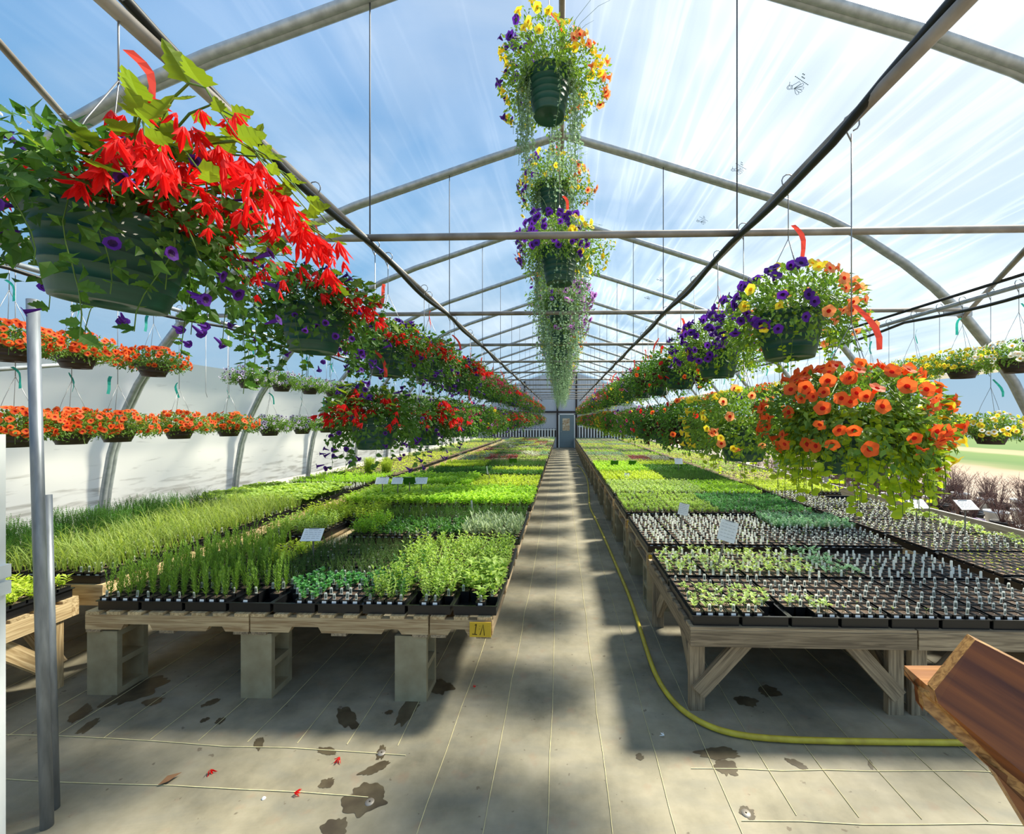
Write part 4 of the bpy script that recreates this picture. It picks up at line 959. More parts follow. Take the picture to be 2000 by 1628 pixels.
P_ = [(612, 1043, 3.2, .15, .105, -.75, .1, 'white handwritten card on a metal stake among the front left herbs', .25, 0.),
      (1400, 1033, 3.05, .12, .15, -.2, -.35, 'white handwritten card on a tall stake at the front right table', .3, .25),
      (1328, 993, 3.9, .09, .11, -.2, -.5, 'small white card tilted among white tags on the right bench', .2, .15),
      (1790, 983, 4.1, .18, .11, -.8, .1, 'white handwritten card, nearer the big orange basket, on the right wall bench', .3, 0),
      (1885, 985, 3.95, .18, .11, -.8, .1, 'white handwritten card nearest the right edge on the right wall bench', .3, 0),
      (1680, 945, 5.0, .12, .11, -.4, .4, 'white handwritten card leaning beside the empty black tray', .25, .12),
      (747, 938, 5.7, .17, .11, -.75, .1, 'leftmost white card of the four cards above the basil', .25, 0),
      (777, 938, 5.75, .15, .11, -.75, .1, 'second white card of the four cards above the basil', .25, 0),
      (823, 938, 5.85, .17, .11, -.75, .1, 'rightmost white card of the four cards above the basil', .25, 0),
      (932, 986, 4.9, .05, .13, -.2, -1.0, 'white card seen edge-on above the grey sage', .25, -.25),
      (960, 916, 7.3, .05, .14, -.2, -1.0, 'white card seen edge-on far along the left bench', .25, -.3),
      (1325, 900, 8.6, .16, .13, -.5, 0, 'white card standing above the deep green plants of the right bench', .25, 0),
      (1222, 930, 7.6, .1, .13, -.3, .4, 'white tilted card near the aisle on the right bench', .22, .1)]
for (px, py, Z, w, h, ti, rz, lab, st, le) in P_:
    p = at(px, py, Z); sign(p[0], p[1], p[2] - st, st, w, h, ti, rz, lab, lean=le)
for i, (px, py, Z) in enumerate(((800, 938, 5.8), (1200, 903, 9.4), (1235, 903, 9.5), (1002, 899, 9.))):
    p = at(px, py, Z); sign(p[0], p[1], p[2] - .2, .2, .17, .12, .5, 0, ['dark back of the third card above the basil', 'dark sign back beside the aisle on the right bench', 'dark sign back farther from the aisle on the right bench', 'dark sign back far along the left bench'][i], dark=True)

# ================================================================== HANGING BASKETS
def pot_lathe(R, h, ribs=4):
    prof = [(R * .0, -h + .012), (R * .2, -h + .012), (R * .22, -h + .004), (R * .55, -h + .004), (R * .6, -h), (R * .66, -h), (R * .68, -h + .01)]
    for i in range(ribs):
        f = (i + 1) / (ribs + 1); r = R * (.68 + .27 * f); z = -h + .01 + (h - .03) * f; prof += [(r, z - .002), (r + .0025, z), (r, z + .002)]
    prof += [(R * .965, -.024), (R * 1.02, -.022), (R * 1.04, 0), (R * 1.0, .004), (R * .95, -.003), (R * .93, -.03), (0, -.03)]
    mb = MB(); mb.lathe(prof[:-2], 36, 0); mb.lathe([(R * .945, -.02), (0.0001, -.012)], 20, 1); return mb
POT = {'green': pot_lathe(.152, .2).mesh('pot', [M['pot_green'], M['soil']]), 'tall': pot_lathe(.15, .25, 5).mesh('pot', [M['pot_green'], M['soil']]), 'bowl': pot_lathe(.12, .105, 2).mesh('pot', [M['pot_brown'], M['soil']])}
def hanger_mesh(R, H, key={}):   # wires from rim meeting, then hook to pipe at height H above rim
    k = (round(R, 3), round(H, 2))
    if k in key: return key[k]
    mb = MB(); top = min(H - .06, .36)
    for i in range(3):
        a = i * 2 * PI / 3 + .5; mb.tube([(R * math.cos(a), R * math.sin(a), 0), (R * .45 * math.cos(a), R * .45 * math.sin(a), top * .6), (0, 0, top)], .0018, 4)
    mb.tube([(0, 0, top), (0, 0, H - .04)], .0025, 4)
    mb.tube([(.03 * math.sin(a), 0, H - .0 + .03 * math.cos(a)) for a in np.linspace(-2.0, 2.9, 10)][::-1] + [(0, 0, H - .07)], .0028, 5)
    key[k] = mb.mesh('hanger', [M['wire']]); return key[k]
def ribbon_mesh(v, key={}):
    if v in key: return key[v]
    r_ = random.Random(v); V = []; a = r_.uniform(-.6, .6); c = r_.uniform(-.05, .07)
    for i in range(6):
        f = i / 5; x = (.02 + c) * f + .035 * math.sin(f * 2.5 + v); z = -.17 * f + .02 * math.sin(f * 3); V += [(x - .011, .01 * math.sin(f * 5 + v), z), (x + .011, .01 * math.sin(f * 5 + v + .5), z + .004)]
    mb = MB(); mb.add(V, [(2 * i, 2 * i + 1, 2 * i + 3, 2 * i + 2) for i in range(5)]); key[v] = mb.mesh('ribbon', [M['red_tape']]); return key[v]

def dome(rng, n, R, up, down, inner=.55):
    """positions and outward normals on a drooping dome"""
    a = rng.uniform(0, 2 * PI, n); u = rng.uniform(-1, 1, n); el = np.where(u > -.35, u, u)
    ce = np.sqrt(np.maximum(0, 1 - el ** 2)); f = rng.uniform(inner, 1, n) ** .5
    nr = np.stack([np.cos(a) * ce, np.sin(a) * ce, el], -1)
    lump = 1 + .14 * np.sin(a * 3 + 1) + .08 * np.sin(a * 7 + el * 4)
    zz = np.where(el > 0, el * up, el * down); rad = R * lump * np.where(el > 0, ce, .78 + .22 * ce)
    P = np.stack([np.cos(a) * rad * f, np.sin(a) * rad * f, zz * f + .02], -1)
    # keep foliage off the pot body
    rr = np.hypot(P[:, 0], P[:, 1]); k = (P[:, 2] < -.02) & (rr < .17); P[k, 2] = rng.uniform(-.01, .05, k.sum())
    return P, nr
def foliage_mb(seed, S):
    rng = np.random.default_rng(seed); mb = MB(); n = int(S['n'] * 2.1)
    P, N = dome(rng, n, S['R'], S['up'], S['down'], .12)
    D = nrm(N + rng.normal(0, .55, (n, 3)) + np.array((0, 0, -.1))); U = nrm(N + rng.normal(0, .4, (n, 3)) + np.array((0, 0, .6)))
    mb.scatter(S.get('leaf', LF), frames(D, U, S['ls'] * rng.uniform(.6, 1.2, n)), P, 0)
    # stems
    for i in range(S.get('stems', 14)):
        a = rng.uniform(0, 2 * PI); r = S['R'] * rng.uniform(.6, 1.05); mb.tube([(0.03 * math.cos(a), .03 * math.sin(a), -.01), (r * .5 * math.cos(a), r * .5 * math.sin(a), S['up'] * rng.uniform(.5, .9)), (r * math.cos(a), r * math.sin(a), rng.uniform(-.1, .1))], .002, 3, 1, caps=False)
    # trailing strands
    for (nt_, la, lb, ls, tm, mi, rr, den) in S.get('trails', ()):
        for i in range(nt_):
            a = rng.uniform(0, 2 * PI) if not S.get('side') or rng.random() < .12 else rng.uniform(-.85, PI + .85); ln = rng.uniform(la, lb); r0 = .155; out = rng.uniform(.0, rr); pts = []; m = 9; wob = rng.uniform(-.03, .03, 2)
            for k in range(m):
                f = k / (m - 1); r = r0 + out * min(1, f * 2.5); pts.append((r * math.cos(a) + wob[0] * math.sin(f * 5) , r * math.sin(a) + wob[1] * math.sin(f * 4 + 1), .03 + .02 * math.sin(min(f * 8, PI)) - ln * f ** 1.15))
            mb.tube(pts, .0013, 3, 1, caps=False)
            c = int(ln * den); fs = rng.uniform(0.02, 1, c); pa = np.array(pts); ii = np.minimum((fs * (m - 1)).astype(int), m - 2); ff = (fs * (m - 1) - ii)[:, None]
            Q = pa[ii] * (1 - ff) + pa[ii + 1] * ff; az = rng.uniform(0, 2 * PI, c); D = np.stack([np.cos(az), np.sin(az), rng.uniform(-.7, .3, c)], -1)
            mb.scatter(tm, frames(D, np.stack([math.cos(a) * np.ones(c), math.sin(a) * np.ones(c), np.full(c, .7)], -1) + rng.normal(0, .3, (c, 3)), ls * rng.uniform(.6, 1.2, c)), Q, mi)
    for (ng, gl) in S.get('spikes', ()):
        for i in range(ng):
            a = rng.uniform(0, 2 * PI); ln = gl * rng.uniform(.6, 1.1); e = rng.uniform(.3, 1.); pts = [(ln * f * e * .8 * math.cos(a) * (1 + .3 * f), ln * f * e * .8 * math.sin(a), ln * (f - .4 * f ** 3 * e)) for f in (0, .3, .6, .85, 1)]
            mb.tube(pts, [.0018, .0015, .0012, .001, .0006], 3, 1, caps=False)
    if S.get('tiny'):
        P, N = dome(rng, S['tiny'], S['R'] * 1.02, S['up'] * 1.05, S['down'] * .5, .8); k = len(P)
        mb.scatter(LQ, frames(nrm(rng.normal(0, 1, (k, 3))), nrm(N), .009 * np.ones(k)), P, 3)
    return mb
def begonia_parts(seed, S, az0=None):
    """arching stems with big pointed leaves and hanging flowers; returns stems mb, leaf frames, flower frames"""
    rng = np.random.default_rng(seed); mb = MB(); Ls = []; Fs = []
    for i in range(S['arch']):
        a = rng.uniform(0, 2 * PI) if az0 is None or rng.random() < .15 else az0 + rng.normal(0, .5)
        fwd = az0 is not None and abs((a - az0 + PI) % (2 * PI) - PI) < .7
        ln = rng.uniform(.28, .42) * (1.25 if fwd else .85); up = rng.uniform(.1, .26) * (1.15 if fwd else .9); pts = []
        for k in range(8):
            f = k / 7; pts.append(np.array((ln * f * math.cos(a), ln * f * math.sin(a), .0 + up * math.sin(min(1, f * 1.05) * PI * .85) - .02 * f)))
        mb.tube(pts, [.004, .0035, .003, .003, .0025, .002, .002, .0012], 4, 0, caps=False)
        for k in range(2, 8):
            az = a + rng.choice((-1, 1)) * rng.uniform(.3, 1.2); D = np.array((math.cos(az), math.sin(az), rng.uniform(-.2, .55)))
            Ls.append((pts[k], D + np.array((0, 0, rng.uniform(-.6, .5))), rng.uniform(.035, .078)))
            for q in range(rng.integers(1, 4 + (k > 3))):
                off = rng.normal(0, .03, 3); off[2] = -abs(off[2]) - .03; Fs.append((pts[k] + off, np.array((math.cos(a) * .35, math.sin(a) * .35, -1)) + rng.normal(0, .3, 3)))
    return mb, Ls, Fs
def rot_to(d, twist=0.):
    d = Vector(d).normalized(); q = Vector((0, 0, 1)).rotation_difference(d); return (q.to_matrix() @ Matrix.Rotation(twist, 3, 'Z')).to_euler()
SPEC = {
 'begonia': dict(pot='green', n=837, R=0.30, up=0.16, down=0.20, ls=.038, leaf=LW, mats=('mix', 'mix'), tiny=420, arch=9, trails=((24, .12, .42, .038, LS, 0, .16, 42),), fl=[('torenia', 'purple', 'dark_throat', 48, .017, None)], beg=('red',)),
 'fuchsia': dict(pot='green', n=945, R=0.32, up=0.18, down=0.23, ls=.036, leaf=LW, mats=('mix', 'mix'), tiny=0, arch=7, trails=((18, .1, .3, .03, LF, 0, .12, 40),), fl=[('petunia_lo', 'pink', 'throat_red', 20, .02, None)], beg=('pink',)),
 'violetmix': dict(pot='green', n=1755, R=0.31, up=0.18, down=0.19, ls=.03, mats=('calib', 'lime'), trails=((22, .15, .34, .022, LR, 2, .07, 60),), fl=[('petunia', 'purple', 'dark_throat', 50, .026, (2.1, 4.6)), ('petunia', 'peach', 'throat_red', 50, .025, (4.6, 8.2)), ('petunia', 'yellow', 'yellow_throat', 8, .024, (3.2, 5.0))]),
 'purpleyellow': dict(pot='green', n=1755, R=0.31, up=0.18, down=0.19, ls=.028, mats=('calib', 'lime'), trails=((26, .15, .36, .022, LR, 2, .07, 60),), fl=[('petunia', 'purple', 'dark_throat', 80, .024, (2.4, 5.2)), ('petunia', 'yellow', 'yellow_throat', 16, .022, None)]),
 'orange': dict(pot='green', n=2000, R=.3, up=.17, down=.2, ls=.03, mats=('calib', 'lime'), trails=((120, .16, .36, .028, LR, 2, .1, 80),), fl=[('petunia', 'orange', 'throat_red', 105, .0255, (2.4, 6.3)), ('petunia', 'yellow', 'yellow_throat', 16, .028, (5.6, 7.0))]),
 'orangeyellow': dict(pot='green', n=2025, R=0.33, up=0.19, down=0.21, ls=.03, mats=('calib', 'lime'), trails=((30, .14, .34, .025, LR, 2, .08, 58),), fl=[('petunia', 'yellow', 'yellow_throat', 26, .024, (2.2, 4.2)), ('petunia', 'peach', 'throat_red', 34, .026, (3.8, 7.2)), ('petunia', 'purple', 'dark_throat', 5, .024, None)]),
 'darkmix': dict(pot='green', n=1080, R=0.31, up=0.17, down=0.23, ls=.038, mats=('mix', 'dark'), trails=((40, .08, .24, .07, LW, 2, .1, 26),), fl=[('petunia_lo', 'red', 'throat_red', 12, .026, None), ('petunia_lo', 'orange', 'throat_red', 10, .026, None)]),
 'pinkmix': dict(pot='green', n=1215, R=0.32, up=0.18, down=0.25, ls=.032, mats=('mix', 'silver'), trails=((20, .15, .35, .016, LR, 2, .06, 60),), fl=[('petunia_lo', 'pink', 'dark_throat', 26, .024, None), ('petunia_lo', 'lilac', 'dark_throat', 18, .024, None)]),
 'limemix': dict(pot='green', n=1350, R=0.32, up=0.18, down=0.25, ls=.032, mats=('calib', 'lime'), trails=((22, .15, .34, .024, LR, 2, .06, 50),), fl=[('petunia_lo', 'yellow', 'yellow_throat', 12, .022, None), ('petunia_lo', 'purple', 'dark_throat', 10, .022, None), ('petunia_lo', 'pink', 'dark_throat', 14, .022, None)]),
 'centreA': dict(side=True, pot='tall', n=1600, R=.35, up=.22, down=.18, ls=.03, mats=('calib', 'silver'), trails=((58, .35, .82, .019, LR, 2, .06, 74),), spikes=((26, .5),), fl=[('petunia', 'yellow', 'yellow_throat', 80, .027, None), ('petunia', 'purple', 'dark_throat', 24, .03, (2.2, 4.2)), ('petunia', 'peach', 'throat_red', 26, .03, (5.2, 7.6))]),
 'centreB': dict(side=True, pot='tall', n=1600, R=.35, up=.22, down=.18, ls=.03, mats=('calib', 'silver'), trails=((44, .4, .9, .019, LR, 2, .07, 70),), spikes=((22, .5),), fl=[('petunia_lo', 'purple', 'dark_throat', 90, .028, (2.6, 5.6)), ('petunia_lo', 'yellow', 'yellow_throat', 60, .027, (5.0, 8.0)), ('petunia_lo', 'orange', 'throat_red', 8, .028, (2.2, 3.4))]),
 'centreC': dict(side=True, pot='tall', n=1600, R=.35, up=.22, down=.2, ls=.03, mats=('calib', 'silver'), trails=((44, .4, .9, .019, LR, 2, .07, 70),), spikes=((16, .45),), fl=[('petunia_lo', 'lilac', 'dark_throat', 150, .031, (4.4, 8.4)), ('petunia_lo', 'purple', 'dark_throat', 14, .026, None)]),
 'bowl_orange': dict(pot='bowl', n=1000, R=.235, up=.125, down=.08, ls=.026, mats=('calib', 'calib'), trails=((16, .05, .12, .022, LF, 0, .05, 60),), fl=[('petunia_lo', 'orange', 'throat_red', 130, .023, None)]),
 'bowl_violet': dict(pot='bowl', n=1000, R=.235, up=.125, down=.08, ls=.026, mats=('calib', 'calib'), trails=((16, .05, .12, .022, LF, 0, .05, 60),), fl=[('petunia_lo', 'lilac_pale', 'dark_throat', 80, .021, None)]),
 'bowl_yellow': dict(pot='bowl', n=1000, R=.235, up=.125, down=.08, ls=.026, mats=('calib', 'calib'), trails=((16, .05, .12, .022, LF, 0, .05, 60),), fl=[('petunia_lo', 'yellow', 'yellow_throat', 100, .021, None), ('petunia_lo', 'white', 'yellow_throat', 30, .021, (3.2, 5.2))]),
 'bowl_white': dict(pot='bowl', n=1000, R=.235, up=.125, down=.08, ls=.026, mats=('calib', 'calib'), trails=((16, .05, .12, .022, LF, 0, .05, 60),), fl=[('petunia_lo', 'white', 'yellow_throat', 110, .022, None), ('petunia_lo', 'purple', 'dark_throat', 12, .02, (4, 6))]),
}
BLOOM = {'begonia': 'red begonias and violet torenias', 'fuchsia': 'magenta fuchsias', 'violetmix': 'violet and peach petunias', 'purpleyellow': 'violet and yellow petunias', 'orange': 'large orange petunias and lime creeper', 'orangeyellow': 'yellow and peach petunias', 'darkmix': 'dark-leaved coleus with red blooms', 'pinkmix': 'pink and lilac flowers', 'limemix': 'lime foliage with mixed flowers', 'centreA': 'yellow, violet and peach flowers', 'centreB': 'violet and yellow flowers', 'centreC': 'lilac petunias', 'bowl_orange': 'orange petunias', 'bowl_violet': 'pale violet petunias', 'bowl_yellow': 'yellow petunias', 'bowl_white': 'white petunias'}
BC = {}
def flower_sites(rng, S):
    out = []
    for (ft, a, b, cnt, sz, rngaz) in S['fl']:
        m = 0
        while m < cnt:
            az = rng.uniform(*rngaz) if rngaz else rng.uniform(0, 2 * PI); el = rng.uniform(-.75, .95); ce = math.sqrt(1 - el * el)
            lump = 1 + .14 * math.sin(az * 3 + 1) + .08 * math.sin(az * 7 + el * 4); z = el * S['up'] * 1.05 if el > 0 else el * S['down']
            r = S['R'] * lump * (ce if el > 0 else .78 + .22 * ce) * rng.uniform(.96, 1.06)
            p = np.array((r * math.cos(az), r * math.sin(az), z + .03))
            if S['pot'] != 'bowl' and rng.random() < .1 and z < 0: p[2] -= rng.uniform(0, .1)
            if ft == 'torenia' and z < .05: p[2] -= rng.uniform(0, .26); r = max(r, .2)
            if z < -.02 and r < .17: continue
            n = np.array((math.cos(az) * ce, math.sin(az) * ce, el * .6 - .1)) + rng.normal(0, .28, 3); out.append((ft, a, b, sz * rng.uniform(.8, 1.12), p, n)); m += 1
    return out
def far_variant(kn, v):
    if (kn, v) in BC: return BC[(kn, v)]
    S = SPEC[kn]; rng = np.random.default_rng(v * 13 + hash_(kn)); fol = foliage_mb(v * 3 + hash_(kn), S); mats = [L[S['mats'][0]], M['stem'], L[S['mats'][1]], F['white']]
    sites = flower_sites(rng, S); names = []; mb = MB()
    def mi(nm):
        if nm not in names: names.append(nm)
        return names.index(nm)
    for (ft, a, b, sz, p, n) in sites:
        t = FT['petunia_lo' if ft.startswith('petunia') else ft]; R = np.array(rot_to(n).to_matrix())[None] * sz; ma, mb_ = mi(a), mi(b)
        V0, Fl = t; mb.scatter((V0, [(Fl[0][0], ma), (Fl[1][0], mb_)]), R, p[None])
    if S.get('arch'):
        st, Ls, Fs = begonia_parts(v + hash_(kn), S); fol.F += [(f + fol.n, 1, sm) for f, m_, sm in st.F]; fol.V += st.V; fol.n += st.n
        fol.scatter(LS, frames(np.array([l[1] for l in Ls]), np.tile(np.array((0, 0, 1.)), (len(Ls), 1)), np.array([l[2] for l in Ls])), np.array([l[0] for l in Ls]), 0)
        c = mi(S['beg'][0])
        for (p, n) in Fs:
            V0, Fl = FT['begonia']; mb.scatter((V0, [(f, c) for f, _ in Fl]), np.array(rot_to(n).to_matrix())[None] * .045, p[None])
    BC[(kn, v)] = (fol.mesh('foliage', mats), mb.mesh('flowers', [F[n] for n in names])); return BC[(kn, v)]
def basket(kn, x, y, z, H, label, group, near=False, tape=None, rz=0., tilt=(0, 0), seed=0, az0=None, ribbonv=0):
    S = SPEC[kn]; r = thing('hanging_bowl' if S['pot'] == 'bowl' else 'hanging_basket', label, 'hanging basket', (x, y, z), (tilt[0], tilt[1], 0), group)
    put(POT[S['pot']], 'pot', r)
    R = .12 if S['pot'] == 'bowl' else .15
    o = put(hanger_mesh(R, H), 'hanger', r); o.rotation_euler = (-tilt[0], -tilt[1], 0)
    if az0 is not None: r.scale = (1.12, 1.12, 1.08)
    if tape: o = put(ribbon_mesh(ribbonv), 'ribbon', r, (.0, -.02, min(H - .08, .42)), (0, 0, rz), 1. if tape == 'red' else .85, mats=[M[tape + '_tape']])
    if not near:
        v = seed % 2; fm, flm = far_variant(kn, v); kind(put(fm, 'foliage', r, rot=(0, 0, rz)), 'stuff'); kind(put(flm, 'flowers', r, rot=(0, 0, rz)), 'stuff'); return r
    rng = np.random.default_rng(seed * 7 + 3)
    fol = foliage_mb(seed + 90, S); mats = [L[S['mats'][0]], M['stem'], L[S['mats'][1]], F['white']]
    kind(fol.build('foliage', mats, r), 'stuff')
    for (ft, a, b, sz, p, n) in flower_sites(rng, S):
        put(flower_mesh(ft, a, b), 'flower', r, tuple(p), rot_to(n, rng.uniform(0, 6)), float(sz))
    if S.get('arch'):
        S2 = dict(S); S2['arch'] = 17 if az0 is not None else 10
        st, Ls, Fs = begonia_parts(seed, S2, az0); st.build('stems', [M['stem']], r)
        if 'bl' not in FM:
            m = MB(); m.scatter(LS, np.eye(3)[None], np.zeros((1, 3))); FM['bl'] = m.mesh('leaf', [L['begonia']])
        for (p, d, s_) in Ls:
            fr = frames(np.array([d]), np.array([(rng.normal(0, .45), rng.normal(0, .45), 1.)]), [1.])[0]; put(FM['bl'], 'leaf', r, tuple(p), Matrix(fr.tolist()).to_euler(), float(s_))
        for i, (p, n) in enumerate(Fs):
            put(flower_mesh('begonia' if i % 2 else 'begonia2', S['beg'][0], S['beg'][0]) if False else beg_mesh(i % 2, S['beg'][0]), 'flower', r, tuple(p), rot_to(n, rng.uniform(0, 6)), float(rng.uniform(.028, .048)))
    return r
def beg_mesh(v, c):
    k = ('beg', v, c)
    if k not in FM:
        m = MB(); m.scatter(FT['begonia2' if v else 'begonia'], np.eye(3)[None], np.zeros((1, 3))); FM[k] = m.mesh('flower', [F[c]])
    return FM[k]
def lab_of(kn, rowname, i): return 'basket of %s, %s, %s from front' % (BLOOM[kn], rowname, ORD[i])
ZP = 2.77
# inner left
seqLU = ['begonia'] * 5 + ['fuchsia'] * 3 + ['begonia', 'fuchsia', 'pinkmix', 'pinkmix', 'begonia', 'begonia'] + ['pinkmix', 'begonia'] * 6
YLU = [1.085, 1.97] + [2.82 + .88 * k for k in range(23)]
for i, y in enumerate(YLU):
    if y > 23.6: break
    kn = seqLU[i % len(seqLU)]; z = 2.2 + (.0 if i < 2 else rt.uniform(-.03, .03))
    basket(kn, XL, y, z, ZP - z + .02, lab_of(kn, 'upper left inner row', i), 'upper left inner baskets', near=i < 3, tape='red', rz=i * 1.7, seed=i + 1, tilt=((.0, .1) if i == 0 else (rt.uniform(-.04, .04), rt.uniform(-.04, .04))), az0=(-.15 if i == 0 else None), ribbonv=i % 4)
seqLL = ['begonia', 'begonia', 'fuchsia', 'pinkmix', 'limemix', 'begonia', 'begonia', 'pinkmix']
for i in range(24):
    y = 2.62 + .89 * i
    if y > 23.4: break
    kn = seqLL[i % len(seqLL)]; z = 1.69 - (.03 if i % 2 else 0)
    basket(kn, XL + (.02 if i % 2 else 0), y, z, ZP - z + .02, lab_of(kn, 'lower left inner row', i), 'lower left inner baskets', near=i < 1, tape='red' if i % 3 == 0 else None, rz=i * 2.3, seed=i + 40, ribbonv=i % 4)
# inner right
seqRU = ['violetmix', 'purpleyellow', 'darkmix', 'darkmix', 'pinkmix', 'limemix', 'darkmix', 'pinkmix', 'fuchsia']
for i in range(26):
    y = 1.98 + .88 * i
    if y > 23.6: break
    kn = seqRU[i % len(seqRU)]; z = 2.16 + (0 if i < 2 else rt.uniform(-.03, .03))
    basket(kn, XR, y, z, ZP - z + .02, lab_of(kn, 'upper right inner row', i), 'upper right inner baskets', near=i < 2, tape='red', rz=i * 1.3, seed=i + 70, ribbonv=(i + 1) % 4, tilt=(rt.uniform(-.03, .03), rt.uniform(-.03, .03)))
seqRL = ['orange', 'orangeyellow', 'darkmix', 'darkmix', 'pinkmix', 'limemix', 'pinkmix', 'darkmix']
for i in range(26):
    y = 1.6 + (.86 if i else 0) + .9 * max(0, i - 1)
    if y > 23.4: break
    kn = seqRL[i % len(seqRL)]; z = 1.68 if i == 0 else 1.64
    basket(kn, XR + (.03 if i == 0 else 0), y, z, ZP - z + .02, lab_of(kn, 'lower right inner row', i), 'lower right inner baskets', near=i < 2, tape='red' if i == 0 else None, rz=i * 1.9, seed=i + 110, ribbonv=i % 4)
# centre row under the ridge
seqC = ['centreA', 'centreB', 'centreB', 'centreC', 'centreC', 'centreB', 'centreA', 'centreC']
for i in range(30):
    up_ = i % 2 == 0; j_ = i // 2; y = (2.72 if up_ else 3.22) + 1.27 * j_; z = 3.9 if up_ else 2.97
    kn = ['centreA', 'centreA', 'centreC', 'centreB', 'centreC'][j_ % 5] if up_ else ['centreB', 'centreC', 'centreC', 'centreA', 'centreB'][j_ % 5]
    basket(kn, -.085 if up_ else -.02, y, z, 4.56 - z, lab_of(kn, ('high' if up_ else 'lower') + ' centre row under the ridge', j_), 'centre row baskets', near=i < 1, tape='red' if i < 3 else None, rz=((i * 37) % 7 - 3) * .12 if i else 0, seed=i + 150, ribbonv=i % 4)
# outer rows of bowls
def Yat(px, X):
    t = (px - CX) / FPX; return X * (math.cos(YAW) + t * math.sin(YAW)) / (t * math.cos(YAW) - math.sin(YAW))
def bowlrow(xs, X, z, kinds, row, sd):
    for i, px in enumerate(xs):
        y = Yat(px, X) if px > 50 or True else px; kn = kinds[i % len(kinds)]
        basket(kn, X, y, z, 2.7 - z + .02, 'brown bowl of %s, %s, %s from front' % (BLOOM[kn], row, ORD[i]), row + ' of bowls', tape='teal', rz=i * 2.1, seed=i + sd, ribbonv=i % 4)
def cont(pxs, X, n, sp=.6):
    """continue a row behind the measured bowls"""
    out = list(pxs); y = Yat(pxs[-1], X)
    for k in range(n):
        y += sp; d = y * math.cos(YAW) - X * math.sin(YAW); out.append(CX + FPX * (X * math.cos(YAW) + y * math.sin(YAW)) / d)
    return out
bowlrow(cont([18, 150, 300], XOL, 0), XOL, 2.16, ['bowl_orange'], 'upper outer left row', 200)
bowlrow(cont([487, 550], XOL, 14), XOL, 2.14, ['bowl_violet'], 'rear upper outer left row', 205)
bowlrow(cont([30, 140, 230, 350, 447], XOL, 0), XOL, 1.6, ['bowl_orange'], 'lower outer left row', 220)
bowlrow(cont([527, 590], XOL, 14), XOL, 1.58, ['bowl_violet', 'bowl_violet', 'bowl_white'], 'rear lower outer left row', 225)
bowlrow(cont([1990, 1880, 1785], XOR, 14), XOR, 2.14, ['bowl_white', 'bowl_yellow', 'bowl_yellow', 'bowl_orange'], 'upper outer right row', 240)
bowlrow(cont([1935, 1835], XOR, 14), XOR, 1.58, ['bowl_yellow', 'bowl_yellow', 'bowl_orange'], 'lower outer right row', 260)
for i, (px, X) in enumerate(((402, XOL), (445, XOL), (1700, XOR))):
    mb = MB(); mb.tube([(0, 0, 0), (0, 0, -.75), (.015, 0, -.8)], .0025, 4); mb.tube([(.02 * math.sin(a), 0, .0 + .02 * math.cos(a)) for a in np.linspace(-2, 2, 7)], .0025, 4)
    tag(mb.build('bare_hook_wire', M['wire'], None, (X, Yat(px, X), 2.7)), ['bare hanging wire above the last near orange bowl', 'bare hanging wire beside the pale violet bowls', 'bare hanging wire in the outer right row'][i], 'hook')

# ================================================================== LOOSE THINGS
# yellow hose
HP = [onfloor(px, py) for px, py in ((1127, 909), (1134, 914), (1146, 935), (1150, 965), (1152, 990), (1168, 1025), (1188, 1070), (1205, 1110), (1228, 1165), (1245, 1215), (1262, 1270), (1280, 1320), (1305, 1362), (1340, 1397), (1390, 1425), (1450, 1441), (1530, 1449), (1650, 1453), (1800, 1455), (1950, 1458), (2150, 1470))]
def catmull(P, n=6):
    out = []; P = [Vector(p) for p in P]
    for i in range(len(P) - 1):
        a, b, c, d = P[max(i - 1, 0)], P[i], P[i + 1], P[min(i + 2, len(P) - 1)]
        for k in range(n):
            t = k / n; out.append(.5 * ((2 * b) + (c - a) * t + (2 * a - 5 * b + 4 * c - d) * t * t + (3 * b - a - 3 * c + d) * t ** 3))
    return out + [P[-1]]
mb = MB(); mb.tube([(p[0], p[1], .016) for p in catmull(HP)], .015, 12); tag(mb.build('garden_hose', M['hose']), 'yellow garden hose curving along the aisle floor under the right tables', 'hose')
# steel posts
mb = MB(); a = at(64, 585, 1.78); b = at(92, 1680, 1.72); b = (b[0], b[1], 0.0); mb.tube([a, b], .0195, 20); mb.tube([(a[0], a[1] - .0185, a[2] - .07), (a[0], a[1] - .0205, a[2] - .07)], .006, 8)
tag(mb.build('steel_post', M['post']), 'tall leaning galvanised steel post at the left front', 'post')
mb = MB(); a2 = at(91, 966, 1.86); b2 = at(106, 1680, 1.8); mb.tube([a2, (b2[0], b2[1], 0)], .0175, 20); tag(mb.build('steel_post', M['post']), 'short galvanised post tucked behind the tall steel post', 'post')
# white door jamb at left edge
p = at(-44, 900, 1.62); mb = MB(); mb.box((0, 0, .81), (.16, .05, 1.62)); jr = mb.build('trim_1', M['white_paint'], None, (p[0], p[1], 0)); kind(jr, 'structure'); jr['label'] = 'white painted frame edge at the left border'
for zz in (1.02, 1.085):
    mb = MB(); mb.box((.085, 0, zz), (.022, .06, .05)); mb.build('hinge', M['white_paint'], jr)
